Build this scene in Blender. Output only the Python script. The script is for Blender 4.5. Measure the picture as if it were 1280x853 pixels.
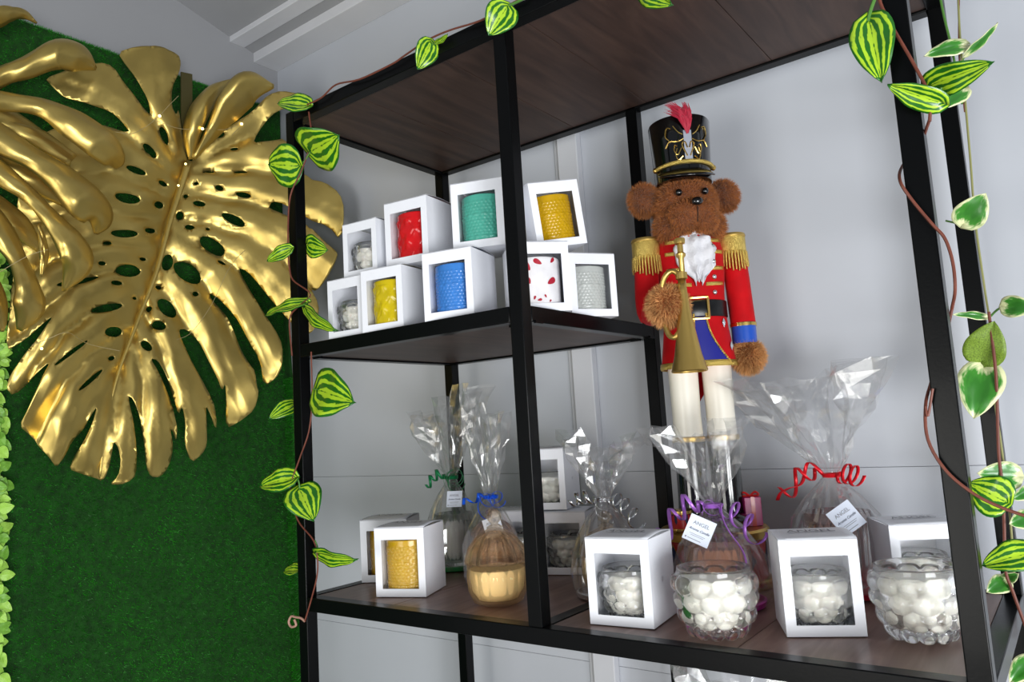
import bpy, bmesh, math, random
import numpy as np
from math import sin, cos, pi, radians as R, sqrt, exp
from mathutils import Vector as V, Matrix, geometry
random.seed(7); rng = np.random.RandomState(3)
S = bpy.context.scene
for o in list(bpy.data.objects): bpy.data.objects.remove(o)
COL = S.collection

# ---------------------------------------------------------------- camera
FPX = 946.7
CAMR = Matrix(((0.7965, 0.60163, -0.06019), (-0.11785, 0.05684, -0.9914), (-0.59304, 0.79675, 0.11618)))  # right, down, forward
CAMC = V((1.2526, -0.9437, 0.2941))
cd = bpy.data.cameras.new('camera'); cam = bpy.data.objects.new('camera', cd); COL.objects.link(cam)
cd.sensor_width = 36; cd.lens = FPX / 1280 * 36; cd.clip_start = .02
m3 = Matrix((CAMR[0], -CAMR[1], -CAMR[2])).transposed()
cam.matrix_world = Matrix.Translation(CAMC) @ m3.to_4x4()
S.camera = cam
# ---------------------------------------------------------------- light
S.view_settings.view_transform = 'Standard'; S.view_settings.look = 'None'
S.view_settings.gamma = 1; S.view_settings.use_curve_mapping = False; S.view_settings.exposure = 0.0
w = bpy.data.worlds.new('daylight'); S.world = w; w.use_nodes = True
w.node_tree.nodes['Background'].inputs[0].default_value = (.80, .88, 1, 1)
w.node_tree.nodes['Background'].inputs[1].default_value = 0.22
def area(name, loc, target, sx, sy, power, color):
    l = bpy.data.lights.new(name, 'AREA'); l.shape = 'RECTANGLE'; l.size = sx; l.size_y = sy; l.energy = power; l.color = color
    o = bpy.data.objects.new(name, l); COL.objects.link(o); o.location = loc
    o.rotation_euler = (V(target) - V(loc)).to_track_quat('-Z', 'Y').to_euler(); return o
area('window_daylight', (2.9, -1.7, -0.30), (0.7, 0.3, 0.0), 1.5, 0.9, 98, (.97, .985, 1))
area('door_daylight', (0.3, -3.1, -0.2), (-0.3, 0.4, 0.0), 1.3, 1.2, 34, (1, .98, .92))

# ---------------------------------------------------------------- helpers
def at(px, py, X=None, Y=None, Z=None):
    d = V(((px - 640) / FPX, (py - 426.5) / FPX, 1)); d = CAMR.transposed() @ d
    t = (X - CAMC.x) / d.x if X is not None else ((Y - CAMC.y) / d.y if Y is not None else (Z - CAMC.z) / d.z)
    return CAMC + d * t
def lin(h):
    if isinstance(h, str):
        h = [int(h[i:i + 2], 16) / 255 for i in (0, 2, 4)]
        h = [c / 12.92 if c <= .04045 else ((c + .055) / 1.055) ** 2.4 for c in h]
    return (*h[:3], 1)
MATS = {}
def mat(name, color, rough=.5, metal=0, coat=0, bump=0, bscale=100, var=0, vscale=8, trans=0, ior=1.45, emit=None, es=0, spec=.5, sheen=0, stretch=(1, 1, 1), sss=0, btype='noise'):
    if name in MATS: return MATS[name]
    m = bpy.data.materials.new(name); m.use_nodes = True; nt = m.node_tree; b = nt.nodes['Principled BSDF']
    c = lin(color); I = b.inputs
    I['Base Color'].default_value = c; I['Roughness'].default_value = rough; I['Metallic'].default_value = metal
    I['Coat Weight'].default_value = coat; I['Coat Roughness'].default_value = .08
    I['Transmission Weight'].default_value = trans; I['IOR'].default_value = ior; I['Specular IOR Level'].default_value = spec
    I['Sheen Weight'].default_value = sheen; I['Subsurface Weight'].default_value = sss; I['Subsurface Radius'].default_value = (.01, .008, .006)
    if emit: I['Emission Color'].default_value = lin(emit); I['Emission Strength'].default_value = es
    tc = nt.nodes.new('ShaderNodeTexCoord'); mp = nt.nodes.new('ShaderNodeMapping'); mp.inputs['Scale'].default_value = stretch
    nt.links.new(tc.outputs['Object'], mp.inputs[0])
    if var:
        n = nt.nodes.new('ShaderNodeTexNoise'); n.inputs['Scale'].default_value = vscale; n.inputs['Detail'].default_value = 5
        nt.links.new(mp.outputs[0], n.inputs['Vector'])
        r = nt.nodes.new('ShaderNodeMapRange'); r.inputs[1].default_value = .3; r.inputs[2].default_value = .7
        r.inputs[3].default_value = 1 - var; r.inputs[4].default_value = 1 + var
        nt.links.new(n.outputs[0], r.inputs[0])
        mx = nt.nodes.new('ShaderNodeVectorMath'); mx.operation = 'SCALE'; mx.inputs[0].default_value = c[:3]
        nt.links.new(r.outputs[0], mx.inputs['Scale']); nt.links.new(mx.outputs[0], I['Base Color'])
    if bump:
        n = nt.nodes.new('ShaderNodeTexNoise'); n.inputs['Scale'].default_value = bscale; n.inputs['Detail'].default_value = 3
        nt.links.new(mp.outputs[0], n.inputs['Vector'])
        bp = nt.nodes.new('ShaderNodeBump'); bp.inputs['Strength'].default_value = bump; bp.inputs['Distance'].default_value = .002
        nt.links.new(n.outputs[0], bp.inputs['Height']); nt.links.new(bp.outputs[0], I['Normal'])
    MATS[name] = m; return m
def film(name, tint, gloss=.12, rough=.12, haze=.06, hazecol='ffffff', edge=.35):
    """thin clear plastic: transparent, a little haze and glossy at grazing angles"""
    if name in MATS: return MATS[name]
    m = bpy.data.materials.new(name); m.use_nodes = True; nt = m.node_tree; nt.nodes.clear()
    out = nt.nodes.new('ShaderNodeOutputMaterial'); tr = nt.nodes.new('ShaderNodeBsdfTransparent'); tr.inputs[0].default_value = lin(tint)
    gl = nt.nodes.new('ShaderNodeBsdfGlossy'); gl.inputs['Roughness'].default_value = rough
    df = nt.nodes.new('ShaderNodeBsdfTranslucent'); df.inputs[0].default_value = lin(hazecol)
    d2 = nt.nodes.new('ShaderNodeBsdfDiffuse'); d2.inputs[0].default_value = lin(hazecol)
    a0 = nt.nodes.new('ShaderNodeMixShader'); a0.inputs[0].default_value = .5
    nt.links.new(df.outputs[0], a0.inputs[1]); nt.links.new(d2.outputs[0], a0.inputs[2])
    m1 = nt.nodes.new('ShaderNodeMixShader'); m1.inputs[0].default_value = haze
    nt.links.new(tr.outputs[0], m1.inputs[1]); nt.links.new(a0.outputs[0], m1.inputs[2])
    lw = nt.nodes.new('ShaderNodeLayerWeight'); lw.inputs[0].default_value = .3
    mr = nt.nodes.new('ShaderNodeMapRange'); mr.inputs[3].default_value = gloss; mr.inputs[4].default_value = gloss + edge
    nt.links.new(lw.outputs['Facing'], mr.inputs[0])
    m2 = nt.nodes.new('ShaderNodeMixShader'); nt.links.new(mr.outputs[0], m2.inputs[0])
    nt.links.new(m1.outputs[0], m2.inputs[1]); nt.links.new(gl.outputs[0], m2.inputs[2]); nt.links.new(m2.outputs[0], out.inputs[0])
    MATS[name] = m; return m

class MB:
    def __init__(s): s.v = []; s.f = []; s.uv = None
    def add(s, vs, fs):
        n = len(s.v); s.v += [tuple(x) for x in vs]; s.f += [tuple(i + n for i in f) for f in fs]; return s
    def box(s, x0, x1, y0, y1, z0, z1):
        return s.add([(x, y, z) for z in (z0, z1) for x, y in ((x0, y0), (x1, y0), (x1, y1), (x0, y1))],
                     [(3, 2, 1, 0), (4, 5, 6, 7), (0, 1, 5, 4), (1, 2, 6, 5), (2, 3, 7, 6), (3, 0, 4, 7)])
    def lathe(s, prof, n=32, cx=0, cy=0, fn=None, cap0=True, cap1=True, sx=1, sy=1):
        b = len(s.v); k = len(prof)
        for j, (r, z) in enumerate(prof):
            for i in range(n):
                a = 2 * pi * i / n; rr = fn(r, z, a) if fn else r
                s.v.append((cx + rr * cos(a) * sx, cy + rr * sin(a) * sy, z))
        for j in range(k - 1):
            for i in range(n):
                i2 = (i + 1) % n; s.f.append((b + j * n + i, b + j * n + i2, b + (j + 1) * n + i2, b + (j + 1) * n + i))
        if cap0: s.f.append(tuple(b + i for i in range(n - 1, -1, -1)))
        if cap1: s.f.append(tuple(b + (k - 1) * n + i for i in range(n)))
        return s
    def tube(s, pts, rad, n=8, caps=True, flat=None):
        pts = [V(p) for p in pts]; m = len(pts); b = len(s.v)
        rs = rad if isinstance(rad, (list, tuple)) else [rad] * m
        up = None
        for k, p in enumerate(pts):
            t = (pts[min(k + 1, m - 1)] - pts[max(k - 1, 0)])
            t = t.normalized() if t.length > 1e-9 else V((0, 0, 1))
            if up is None: up = t.orthogonal().normalized()
            up = (up - t * up.dot(t)); up = up.normalized() if up.length > 1e-6 else t.orthogonal().normalized()
            q = t.cross(up)
            for i in range(n):
                a = 2 * pi * i / n; s.v.append(tuple(p + (up * cos(a) + q * sin(a) * (flat or 1)) * rs[k]))
        for k in range(m - 1):
            for i in range(n):
                i2 = (i + 1) % n; s.f.append((b + k * n + i, b + k * n + i2, b + (k + 1) * n + i2, b + (k + 1) * n + i))
        if caps:
            s.f.append(tuple(b + i for i in range(n - 1, -1, -1))); s.f.append(tuple(b + (m - 1) * n + i for i in range(n)))
        return s
    def ball(s, c, r, n=16, m=10, sc=(1, 1, 1)):
        b = len(s.v); c = V(c); s.v.append(tuple(c - V((0, 0, r * sc[2]))))
        for j in range(1, m):
            ph = -pi / 2 + pi * j / m
            for i in range(n):
                a = 2 * pi * i / n; s.v.append((c.x + r * sc[0] * cos(ph) * cos(a), c.y + r * sc[1] * cos(ph) * sin(a), c.z + r * sc[2] * sin(ph)))
        s.v.append(tuple(c + V((0, 0, r * sc[2])))); e = len(s.v) - 1
        for i in range(n):
            i2 = (i + 1) % n; s.f.append((b, b + 1 + i2, b + 1 + i)); s.f.append((e, b + 1 + (m - 2) * n + i, b + 1 + (m - 2) * n + i2))
            for j in range(m - 2): s.f.append((b + 1 + j * n + i, b + 1 + j * n + i2, b + 1 + (j + 1) * n + i2, b + 1 + (j + 1) * n + i))
        return s
    def strip(s, pts, widths, side):
        """flat ribbon along pts, side = vector or list of vectors"""
        b = len(s.v)
        for k, p in enumerate(pts):
            q = V(side[k] if isinstance(side, list) else side); wd = widths[k] if isinstance(widths, list) else widths
            s.v += [tuple(V(p) - q * wd / 2), tuple(V(p) + q * wd / 2)]
        for k in range(len(pts) - 1): s.f.append((b + 2 * k, b + 2 * k + 1, b + 2 * k + 3, b + 2 * k + 2))
        return s
    def build(s, name, m, parent=None, smooth=True, bevel=0, solid=0, sub=0, auto=None, loc=None, uv=None):
        me = bpy.data.meshes.new(name); me.from_pydata(s.v, [], s.f); me.validate(); me.update()
        if uv is not None:
            l = me.uv_layers.new(name='UVMap'); ui = [0] * (2 * len(me.loops))
            for i, lp in enumerate(me.loops): ui[2 * i], ui[2 * i + 1] = uv[lp.vertex_index]
            l.data.foreach_set('uv', ui)
        if m: me.materials.append(m)
        if smooth:
            me.polygons.foreach_set('use_smooth', [True] * len(me.polygons))
            if auto is None: auto = 40
            if auto < 180: me.set_sharp_from_angle(angle=R(auto))
        o = bpy.data.objects.new(name, me); COL.objects.link(o)
        if parent: o.parent = parent
        if loc: o.location = loc
        if solid: q = o.modifiers.new('thickness', 'SOLIDIFY'); q.thickness = solid; q.offset = 0
        if bevel: q = o.modifiers.new('bevel', 'BEVEL'); q.width = bevel; q.segments = 2; q.limit_method = 'ANGLE'
        if sub: q = o.modifiers.new('sub', 'SUBSURF'); q.levels = sub; q.render_levels = sub
        return o
def tag(o, label=None, cat=None, group=None, kind=None):
    if label: o['label'] = label
    if cat: o['category'] = cat
    if group: o['group'] = group
    if kind: o['kind'] = kind
    return o
def thing(name, label, cat, loc=(0, 0, 0), rz=0, group=None, rot=None):
    o = bpy.data.objects.new(name, None); COL.objects.link(o); o.location = loc; o.rotation_euler = rot or (0, 0, rz)
    o.empty_display_size = .02; return tag(o, label, cat, group)
def inst(src, name=None, parent=None, loc=None, rz=None):
    o = src.copy(); COL.objects.link(o)
    if name: o.name = name
    o.parent = parent
    if loc is not None: o.location = loc
    if rz is not None: o.rotation_euler = (0, 0, rz)
    return o
def text(name, body, size, m, parent, mtx, extrude=0.0001, shear=0):
    c = bpy.data.curves.new(name, 'FONT'); c.body = body; c.size = size; c.align_x = 'CENTER'; c.align_y = 'CENTER'; c.extrude = extrude; c.shear = shear
    t = bpy.data.objects.new(name, c); COL.objects.link(t); dg = bpy.context.evaluated_depsgraph_get()
    me = bpy.data.meshes.new_from_object(t.evaluated_get(dg)); bpy.data.objects.remove(t)
    me.materials.clear(); me.materials.append(m); o = bpy.data.objects.new(name, me); COL.objects.link(o); o.parent = parent; o.matrix_local = mtx; return o
def smooth_path(pts, n=6):
    P = [V(p) for p in pts]; P = [P[0] * 2 - P[1]] + P + [P[-1] * 2 - P[-2]]; out = []
    for i in range(1, len(P) - 2):
        for k in range(n):
            t = k / n; a, b, c, d = P[i - 1:i + 3]
            out.append(.5 * ((2 * b) + (c - a) * t + (2 * a - 5 * b + 4 * c - d) * t * t + (3 * b - a - 3 * c + d) * t ** 3))
    return out + [P[-2]]
def lerp_list(xs, n):
    """resample a list of numbers to the sampling of smooth_path"""
    out = []
    for i in range(len(xs) - 1): out += [xs[i] + (xs[i + 1] - xs[i]) * (k / n) for k in range(n)]
    return out + [xs[-1]]

# ---------------------------------------------------------------- materials
wall_m = mat('painted_wall_panel', 'bfc3ca', .42, bump=.10, bscale=14, var=.03, vscale=2.5)
trim_m = mat('painted_batten', 'cfd1d6', .4, var=.02)
ceil_m = mat('ceiling_paint', '9b9c9f', .5, bump=.05, bscale=20)
beam_m = mat('ceiling_beam_paint', 'd4d5d9', .35, var=.03)
floor_m = mat('floor_tile', '9a9793', .35, var=.08)
steel = mat('black_painted_steel', '060708', .30, coat=.03, bump=.05, bscale=250, spec=.16)
gold = mat('gold_paint', (.63, .47, .14), .40, .93, bump=.25, bscale=24, var=.14, vscale=6)
gold2 = mat('polished_gold', (.80, .55, .16), .25, 1)
gold3 = mat('dull_brass', (.62, .42, .12), .34, .9)
card = mat('white_card', 'eef0f6', .5, var=.015, vscale=30)
print_ = mat('grey_print', '85878f', .5)
wax = mat('white_wax', 'f3f1e6', .4, sss=.12)
wax_y = mat('cream_wax', 'f7ecc0', .45, sss=.15)
wax_b = mat('beige_wax', 'd7b79a', .45, sss=.25)
def glassy(name, tint, clear='ffffff', mix=.5, ior=1.45, rough=.02):
    m = bpy.data.materials.new(name); m.use_nodes = True; nt = m.node_tree; nt.nodes.clear(); N = nt.nodes.new; L = nt.links.new
    out = N('ShaderNodeOutputMaterial'); g = N('ShaderNodeBsdfGlass'); g.inputs['IOR'].default_value = ior; g.inputs['Roughness'].default_value = rough; g.inputs['Color'].default_value = lin(tint)
    t = N('ShaderNodeBsdfTransparent'); t.inputs[0].default_value = lin(clear); mx = N('ShaderNodeMixShader'); mx.inputs[0].default_value = mix
    L(t.outputs[0], mx.inputs[1]); L(g.outputs[0], mx.inputs[2]); L(mx.outputs[0], out.inputs[0]); MATS[name] = m; return m
glass = glassy('clear_glass', 'ffffff', 'ffffff', .78, 1.45)
film_m = film('window_film_plastic', 'fafafa', .005, .05, .006, edge=.03)
cello = film('cellophane', 'fbfbfb', .075, .07, .075, edge=.45)

def wood_mat(name, c1, c2, c3, rough):
    m = bpy.data.materials.new(name); m.use_nodes = True; nt = m.node_tree; b = nt.nodes['Principled BSDF']; b.inputs['Roughness'].default_value = rough
    tc = nt.nodes.new('ShaderNodeTexCoord'); mp = nt.nodes.new('ShaderNodeMapping'); mp.inputs['Scale'].default_value = (26, 3, 3)
    n = nt.nodes.new('ShaderNodeTexNoise'); n.inputs['Scale'].default_value = 1.6; n.inputs['Detail'].default_value = 8; n.inputs['Distortion'].default_value = .8
    r = nt.nodes.new('ShaderNodeValToRGB'); e = r.color_ramp.elements; e[0].position = .3; e[1].position = .72; e[0].color = lin(c1); e[1].color = lin(c3)
    q = e.new(.5); q.color = lin(c2)
    L = nt.links.new; L(tc.outputs['Object'], mp.inputs[0]); L(mp.outputs[0], n.inputs['Vector']); L(n.outputs[0], r.inputs[0]); L(r.outputs[0], b.inputs['Base Color'])
    return m
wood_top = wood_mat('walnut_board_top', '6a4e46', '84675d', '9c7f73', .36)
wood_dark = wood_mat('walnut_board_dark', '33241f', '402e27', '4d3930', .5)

# ---------------------------------------------------------------- setting
T = .025; W1 = .5483; M1 = W1 + T; W2 = .5704; RX = W1 + W2 + T; D = .4772; H1 = .4869; H2 = .9736; TB = .0257
WY = .56; LX = -.78; FZ = -.92
def struct(mb, name, m, **k): return tag(mb.build(name, m, **k), kind='structure')
# back wall: sheets with narrow open seams between them
wallb = thing('wall_back', None, None, (0, WY, 0)); del_keys = [k for k in ('label', 'category') if k in wallb]
tag(wallb, kind='structure')
xs = [LX - .02, .347, 1.9, 3.2]; zs = [FZ, -.234, .187, 1.75]
for i in range(3):
    for j in range(3):
        MB().box(xs[i] + .0003, xs[i + 1] - .0003, 0, .02, zs[j] + .0003, zs[j + 1] - .0003).build('wall_panel', wall_m, wallb, smooth=False, bevel=.0006)
MB().box(LX, 3.2, .0205, .04, FZ, 1.75).build('wall_backing', mat('seam_backing', 'c4c6cc', .6), wallb, smooth=False)  # pale grey sheet visible through the open seams
struct(MB().box(.318, .372, WY - .022, WY, FZ, 1.56), 'trim_1', trim_m, smooth=False, bevel=.002)
struct(MB().box(.300, .318, WY - .006, WY, FZ, 1.56), 'trim_2', trim_m, smooth=False, bevel=.001)
struct(MB().box(LX - .05, LX, -2.6, WY, FZ, 2.4), 'wall_left', mat('left_wall_paint', '9fa0a3', .5, bump=.05, bscale=20), smooth=False)
struct(MB().box(LX - .05, 3.2, -2.6, WY + .04, FZ - .05, FZ), 'floor', floor_m, smooth=False)
def zc(y): return 1.541 + .27 * (WY - y)
struct(MB().add([(x, y, zc(y) + dz) for x in (LX - .05, 3.2) for y, dz in ((WY + .05, 0), (-2.6, 0), (-2.6, .03), (WY + .05, .03))],
       [(0, 1, 2, 3), (7, 6, 5, 4), (0, 4, 5, 1), (1, 5, 6, 2), (2, 6, 7, 3), (3, 7, 4, 0)]), 'ceiling', ceil_m, smooth=False)
struct(MB().box(LX, 3.2, .467, WY, 1.535, 1.64), 'trim_3', beam_m, smooth=False, bevel=.002)
struct(MB().box(LX, 3.2, .381, .434, 1.572, 1.62), 'trim_4', beam_m, smooth=False, bevel=.002)

# grass mat on left wall, running on round the corner at the foot
gm = thing('grass_mat', 'dark green artificial grass mat covering the wall behind the gold leaves', 'grass mat', (LX, 0, 0))
grass_b = mat('grass_backing', '0f4406', .9, bump=.6, bscale=300, var=.4, vscale=60)
def grass_mat_blade():
    m = mat('grass_blades', '1c7a0c', .5, var=.45, vscale=9); return m
MB().box(.001, .012, -1.3, WY - .003, FZ + .002, 1.39).build('mat_backing', grass_b, gm, smooth=False)
MB().add([(.012, WY - .002, FZ + .002), (.06, WY - .002, FZ + .002), (.045, WY - .002, .45), (.012, WY - .002, .9),
          (.012, WY - .012, FZ + .002), (.06, WY - .012, FZ + .002), (.045, WY - .012, .45), (.012, WY - .012, .9)],
         [(0, 1, 2, 3), (7, 6, 5, 4), (0, 4, 5, 1), (1, 5, 6, 2), (2, 6, 7, 3)]).build('mat_corner_flap', grass_b, gm, smooth=False)
def blades(n, base_fn, nrm, L, wd):
    P = base_fn(n); d = np.array(nrm)[None] + rng.normal(0, .55, (n, 3)); d[:, 2] -= .25; d /= np.linalg.norm(d, axis=1)[:, None]
    s = np.cross(d, rng.normal(0, 1, (n, 3))); s /= np.linalg.norm(s, axis=1)[:, None]
    l = L * rng.uniform(.6, 1.2, (n, 1)); v = np.stack([P - s * wd / 2, P + s * wd / 2, P + d * l], 1).reshape(-1, 3)
    me = bpy.data.meshes.new('blades'); me.vertices.add(3 * n); me.vertices.foreach_set('co', v.ravel()); me.loops.add(3 * n); me.loops.foreach_set('vertex_index', np.arange(3 * n))
    me.polygons.add(n); me.polygons.foreach_set('loop_start', np.arange(n) * 3); me.polygons.foreach_set('loop_total', np.full(n, 3)); me.update(); me.validate(); return me
def gbase(n): return np.stack([np.full(n, .011), rng.uniform(-.62, WY - .006, n), rng.uniform(-.5, 1.39, n)], 1)
def gtop(n): return np.stack([rng.uniform(.002, .012, n), rng.uniform(-.62, WY - .006, n), np.full(n, 1.388)], 1)
for nm, fn, nn, nr in (('grass_pile', gbase, 110000, (1, 0, 0)), ('grass_edge_pile', gtop, 5000, (.6, 0, 1.1))):
    me = blades(nn, fn, nr, .011, .0016); me.materials.append(grass_mat_blade()); o = bpy.data.objects.new(nm, me); COL.objects.link(o); o.parent = gm; o['kind'] = 'stuff'
me = blades(9000, lambda n: np.stack([.012 + rng.uniform(0, 1, n) * .045, np.full(n, WY - .011), rng.uniform(-.5, .5, n)], 1), (0.2, -1, 0), .010, .0016)
me.materials.append(grass_mat_blade()); o = bpy.data.objects.new('grass_corner_pile', me); COL.objects.link(o); o.parent = gm; o['kind'] = 'stuff'

# ---------------------------------------------------------------- shelving unit
su = thing('shelving_unit', 'black steel framed shelving unit with dark walnut boards against the wall', 'shelf', (0, 0, FZ))
Z0 = -FZ
def bar(name, x0, x1, y0, y1, z0, z1, mm=steel): return MB().box(x0, x1, y0, y1, z0 + Z0, z1 + Z0).build(name, mm, su, bevel=.0014)
for x in (0, RX - T):
    bar('post', x, x + T, 0, T, FZ, H2); bar('post', x, x + T, D - T, D, FZ, H2)
bar('post', W1, M1, 0, T, 0, H2 - TB); bar('post', W1, M1, D - T, D, FZ, H2)
e = .0004
def level(z, x1, boards, wm, front_hi=True):
    bar('front_rail', T + e, x1 - T - e, 0, T, z - TB, z); bar('rear_rail', T + e, x1 - T - e, D - T, D, z - TB, z)
    bar('side_rail', 0, T, T + e, D - T - e, z - TB, z); bar('side_rail', x1 - T, x1, T + e, D - T - e, z - TB, z)
    for a, b in boards:
        MB().box(a + .0006, b - .0006, T + .001, D - T - .001, z - TB + .004 + Z0, z - .0012 + Z0).build('board', wm, su, smooth=False, bevel=.0006)
level(0, RX, [(T, .235), (.235, W1), (M1, .86), (.86, RX - T)], wood_top)
bar('cross_rail', W1, M1, T + e, D - T - e, -TB, 0)
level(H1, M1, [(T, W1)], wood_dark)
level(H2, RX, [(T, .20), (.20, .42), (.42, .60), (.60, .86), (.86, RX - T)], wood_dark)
level(-.47, RX, [(T, .56), (.56, RX - T)], wood_top)
for x, y in ((T + .004, T + .004), (W1 - .024, T + .004), (T + .004, D - T - .012), (W1 - .024, D - T - .012)):
    MB().box(x, x + .02, y, y + .008, H1 - TB - .003 + Z0, H1 - TB + .002 + Z0).build('bracket', steel, su, smooth=False)
for x in (M1 - .001,):
    for y in (T + .006, D - .05): MB().box(x, x + .004, y, y + .02, H1 - TB - .002 + Z0, H1 - TB + .003 + Z0).build('bracket', steel, su, smooth=False)

# ---------------------------------------------------------------- candle jars (shared meshes)
def grid_lathe(name, prof, n, m, disp, thick=None):
    """revolved surface whose radius is embossed by disp(theta 0..1, v 0..1)"""
    L = [0]
    for a, b in zip(prof, prof[1:]): L.append(L[-1] + math.hypot(b[0] - a[0], b[1] - a[1]))
    vs = []
    for j in range(m + 1):
        s = L[-1] * j / m; k = max(i for i in range(len(L)) if L[i] <= s + 1e-9); k = min(k, len(prof) - 2)
        t = (s - L[k]) / (L[k + 1] - L[k]); r = prof[k][0] + (prof[k + 1][0] - prof[k][0]) * t; z = prof[k][1] + (prof[k + 1][1] - prof[k][1]) * t
        dr, dz = prof[k + 1][0] - prof[k][0], prof[k + 1][1] - prof[k][1]; l = math.hypot(dr, dz); nr, nz = dz / l, -dr / l
        for i in range(n):
            h = disp(i / n, j / m); a = 2 * pi * i / n; vs.append(((r + nr * h) * cos(a), (r + nr * h) * sin(a), z + nz * h))
    fs = [(j * n + i, j * n + (i + 1) % n, (j + 1) * n + (i + 1) % n, (j + 1) * n + i) for j in range(m) for i in range(n)]
    return vs, fs
def bubble_disp(nb, rows, v0, v1, amp):
    def f(u, v):
        if v < v0 or v > v1: return 0
        q = (v - v0) / (v1 - v0) * rows; best = 0
        for r in range(int(q) - 1, int(q) + 2):
            if r < 0 or r >= rows: continue
            uu = u * nb - (.5 if r % 2 else 0); du = uu - math.floor(uu) - .5; dv = q - r - .5
            d2 = (du / .54) ** 2 + (dv / .60) ** 2
            if d2 < 1: best = max(best, sqrt(1 - d2))
        return amp * best
    return f
PROTO = {}
def proto(key, fn):
    if key not in PROTO: PROTO[key] = fn()
    return PROTO[key]
def mk(name, vs, fs, m, smooth=True, auto=180):
    me = bpy.data.meshes.new(name); me.from_pydata(vs, [], fs); me.update(); me.validate(); me.materials.append(m)
    if smooth:
        me.polygons.foreach_set('use_smooth', [True] * len(me.polygons))
        if auto < 180: me.set_sharp_from_angle(angle=R(auto))
    return me
def put(name, me, parent, loc=(0, 0, 0), sc=None, rz=0):
    o = bpy.data.objects.new(name, me); COL.objects.link(o); o.parent = parent; o.location = loc; o.rotation_euler = (0, 0, rz)
    if sc: o.scale = sc if isinstance(sc, (tuple, list)) else (sc,) * 3
    return o
def cap(vs, fs, n, m):
    fs.append(tuple(range(n - 1, -1, -1))); return vs, fs
def bubble_meshes():
    outer = [(.0, .0), (.026, .0), (.034, .006), (.0445, .025), (.0500, .048), (.0515, .066), (.0505, .080), (.0495, .0895)]
    n, m = 168, 72; vs, fs = grid_lathe('b', outer, n, m, bubble_disp(11, 4, .22, .93, .0085))
    inner = [(.0465, .0895), (.0465, .078), (.047, .062), (.0455, .046), (.040, .028), (.030, .013), (.0, .010)]
    v2, f2 = grid_lathe('b', inner, n, 14, lambda u, v: 0); k = len(vs)
    fs += [tuple(i + k for i in f) for f in f2]
    fs += [(m * n + i, m * n + (i + 1) % n, k + (i + 1) % n, k + i) for i in range(n)]; vs += v2
    g = mk('bubble_glass', vs, fs, glass)
    n, m = 168, 72; vs, fs = grid_lathe('w', [(.0, .013), (.022, .0135), (.029, .017), (.0365, .030), (.0405, .046), (.0420, .062), (.0425, .073), (.0, .0735)], n, m, bubble_disp(11, 4, .16, .64, .0050))
    return g, mk('wax', vs, fs, wax)
def textured(kind):
    """straight cup with embossed beads (0), diamonds (1), plain (2)"""
    prof = [(0, 0), (.034, 0), (.0375, .004), (.0385, .088), (.036, .0885), (.0355, .078), (0, .077)]
    if kind == 0:
        def d(u, v):
            if v < .2 or v > .66: return 0
            q = (v - .2) / .46 * 15; r = int(q); uu = u * 34 + (.5 if r % 2 else 0); du = uu % 1 - .5; dv = q % 1 - .5
            if r in (3, 10): uu = u * 17; du = (uu % 1 - .5); return .0016 * max(0, 1 - 5.5 * (du * du + dv * dv)) + .0004
            return .0011 * max(0, 1 - 5 * (du * du + dv * dv))
        n, m = 170, 120
    elif kind == 1:
        def d(u, v):
            if v < .2 or v > .66: return 0
            q = (v - .2) / .46; a = abs((u * 8 + q * 2.0) % 1 - .5); b = abs((u * 8 - q * 2.0) % 1 - .5); return .007 * a * b * 2 - .0012 * (min(.5 - a, .5 - b) < .05)
        n, m = 144, 90
    else:
        d = lambda u, v: 0; n, m = 48, 30
    vs, fs = grid_lathe('t', prof, n, m, d); return vs, fs
def coloured(key, kind, color, rough=.16):
    m = mat(key, color, .25, coat=.2, var=.10, vscale=40, spec=.35); geo = proto(('geo', kind), lambda: textured(kind)); return mk(key, geo[0], geo[1], m, auto=180)

# ---------------------------------------------------------------- boxes
BW, BD, BH = .098, .098, .122
th = .0011
def carton_mesh():
    w_, d_, h = BW / 2, BD, BH; m = MB(); wl, wr, wb, wt = .135, .135, .115, .17
    xa, xb, za, zb = -w_ + BW * wl, w_ - BW * wr, h * wb, h * (1 - wt)
    # front sheet with the window cut out
    m.box(-w_, xa, 0, th, 0, h); m.box(xb, w_, 0, th, 0, h); m.box(xa, xb, 0, th, 0, za); m.box(xa, xb, 0, th, zb, h)
    m.box(-w_, -w_ + th, th, d_, 0, h); m.box(w_ - th, w_, th, d_, 0, h); m.box(-w_ + th, w_ - th, d_ - th, d_, 0, h); m.box(-w_ + th, w_ - th, th, d_ - th, 0, th)
    return mk('carton', m.v, m.f, card, False), (xa, xb, za, zb)
def lid_mesh():
    m = MB(); n = 8; w_ = BW / 2
    for side in (0, 1):
        pass
    vs = []; fs = []
    for j in range(n + 1):
        y = BD * j / n
        for i in range(n + 1):
            x = -w_ + BW * i / n; z = BH + .0004 + .0035 * sin(pi * j / n) * (.4 + .6 * i / n)
            vs.append((x, y, z))
    fs = [(j * (n + 1) + i, j * (n + 1) + i + 1, (j + 1) * (n + 1) + i + 1, (j + 1) * (n + 1) + i) for j in range(n) for i in range(n)]
    k = len(vs); vs += [(x, y, z + .001) for x, y, z in vs]; fs += [tuple(reversed([i + k for i in f])) for f in fs][0:0] + [tuple(i + k for i in f) for f in fs[:n * n]]
    for j in range(n):
        for i in (0, n):
            a = j * (n + 1) + i; b = a + n + 1; fs.append((a, b, b + k, a + k))
    for i in range(n):
        for j in (0, n):
            a = j * (n + 1) + i; fs.append((a, a + 1, a + 1 + k, a + k))
    return mk('lid', vs, fs, card)
CART, WIN = carton_mesh(); LID = lid_mesh()
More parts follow.
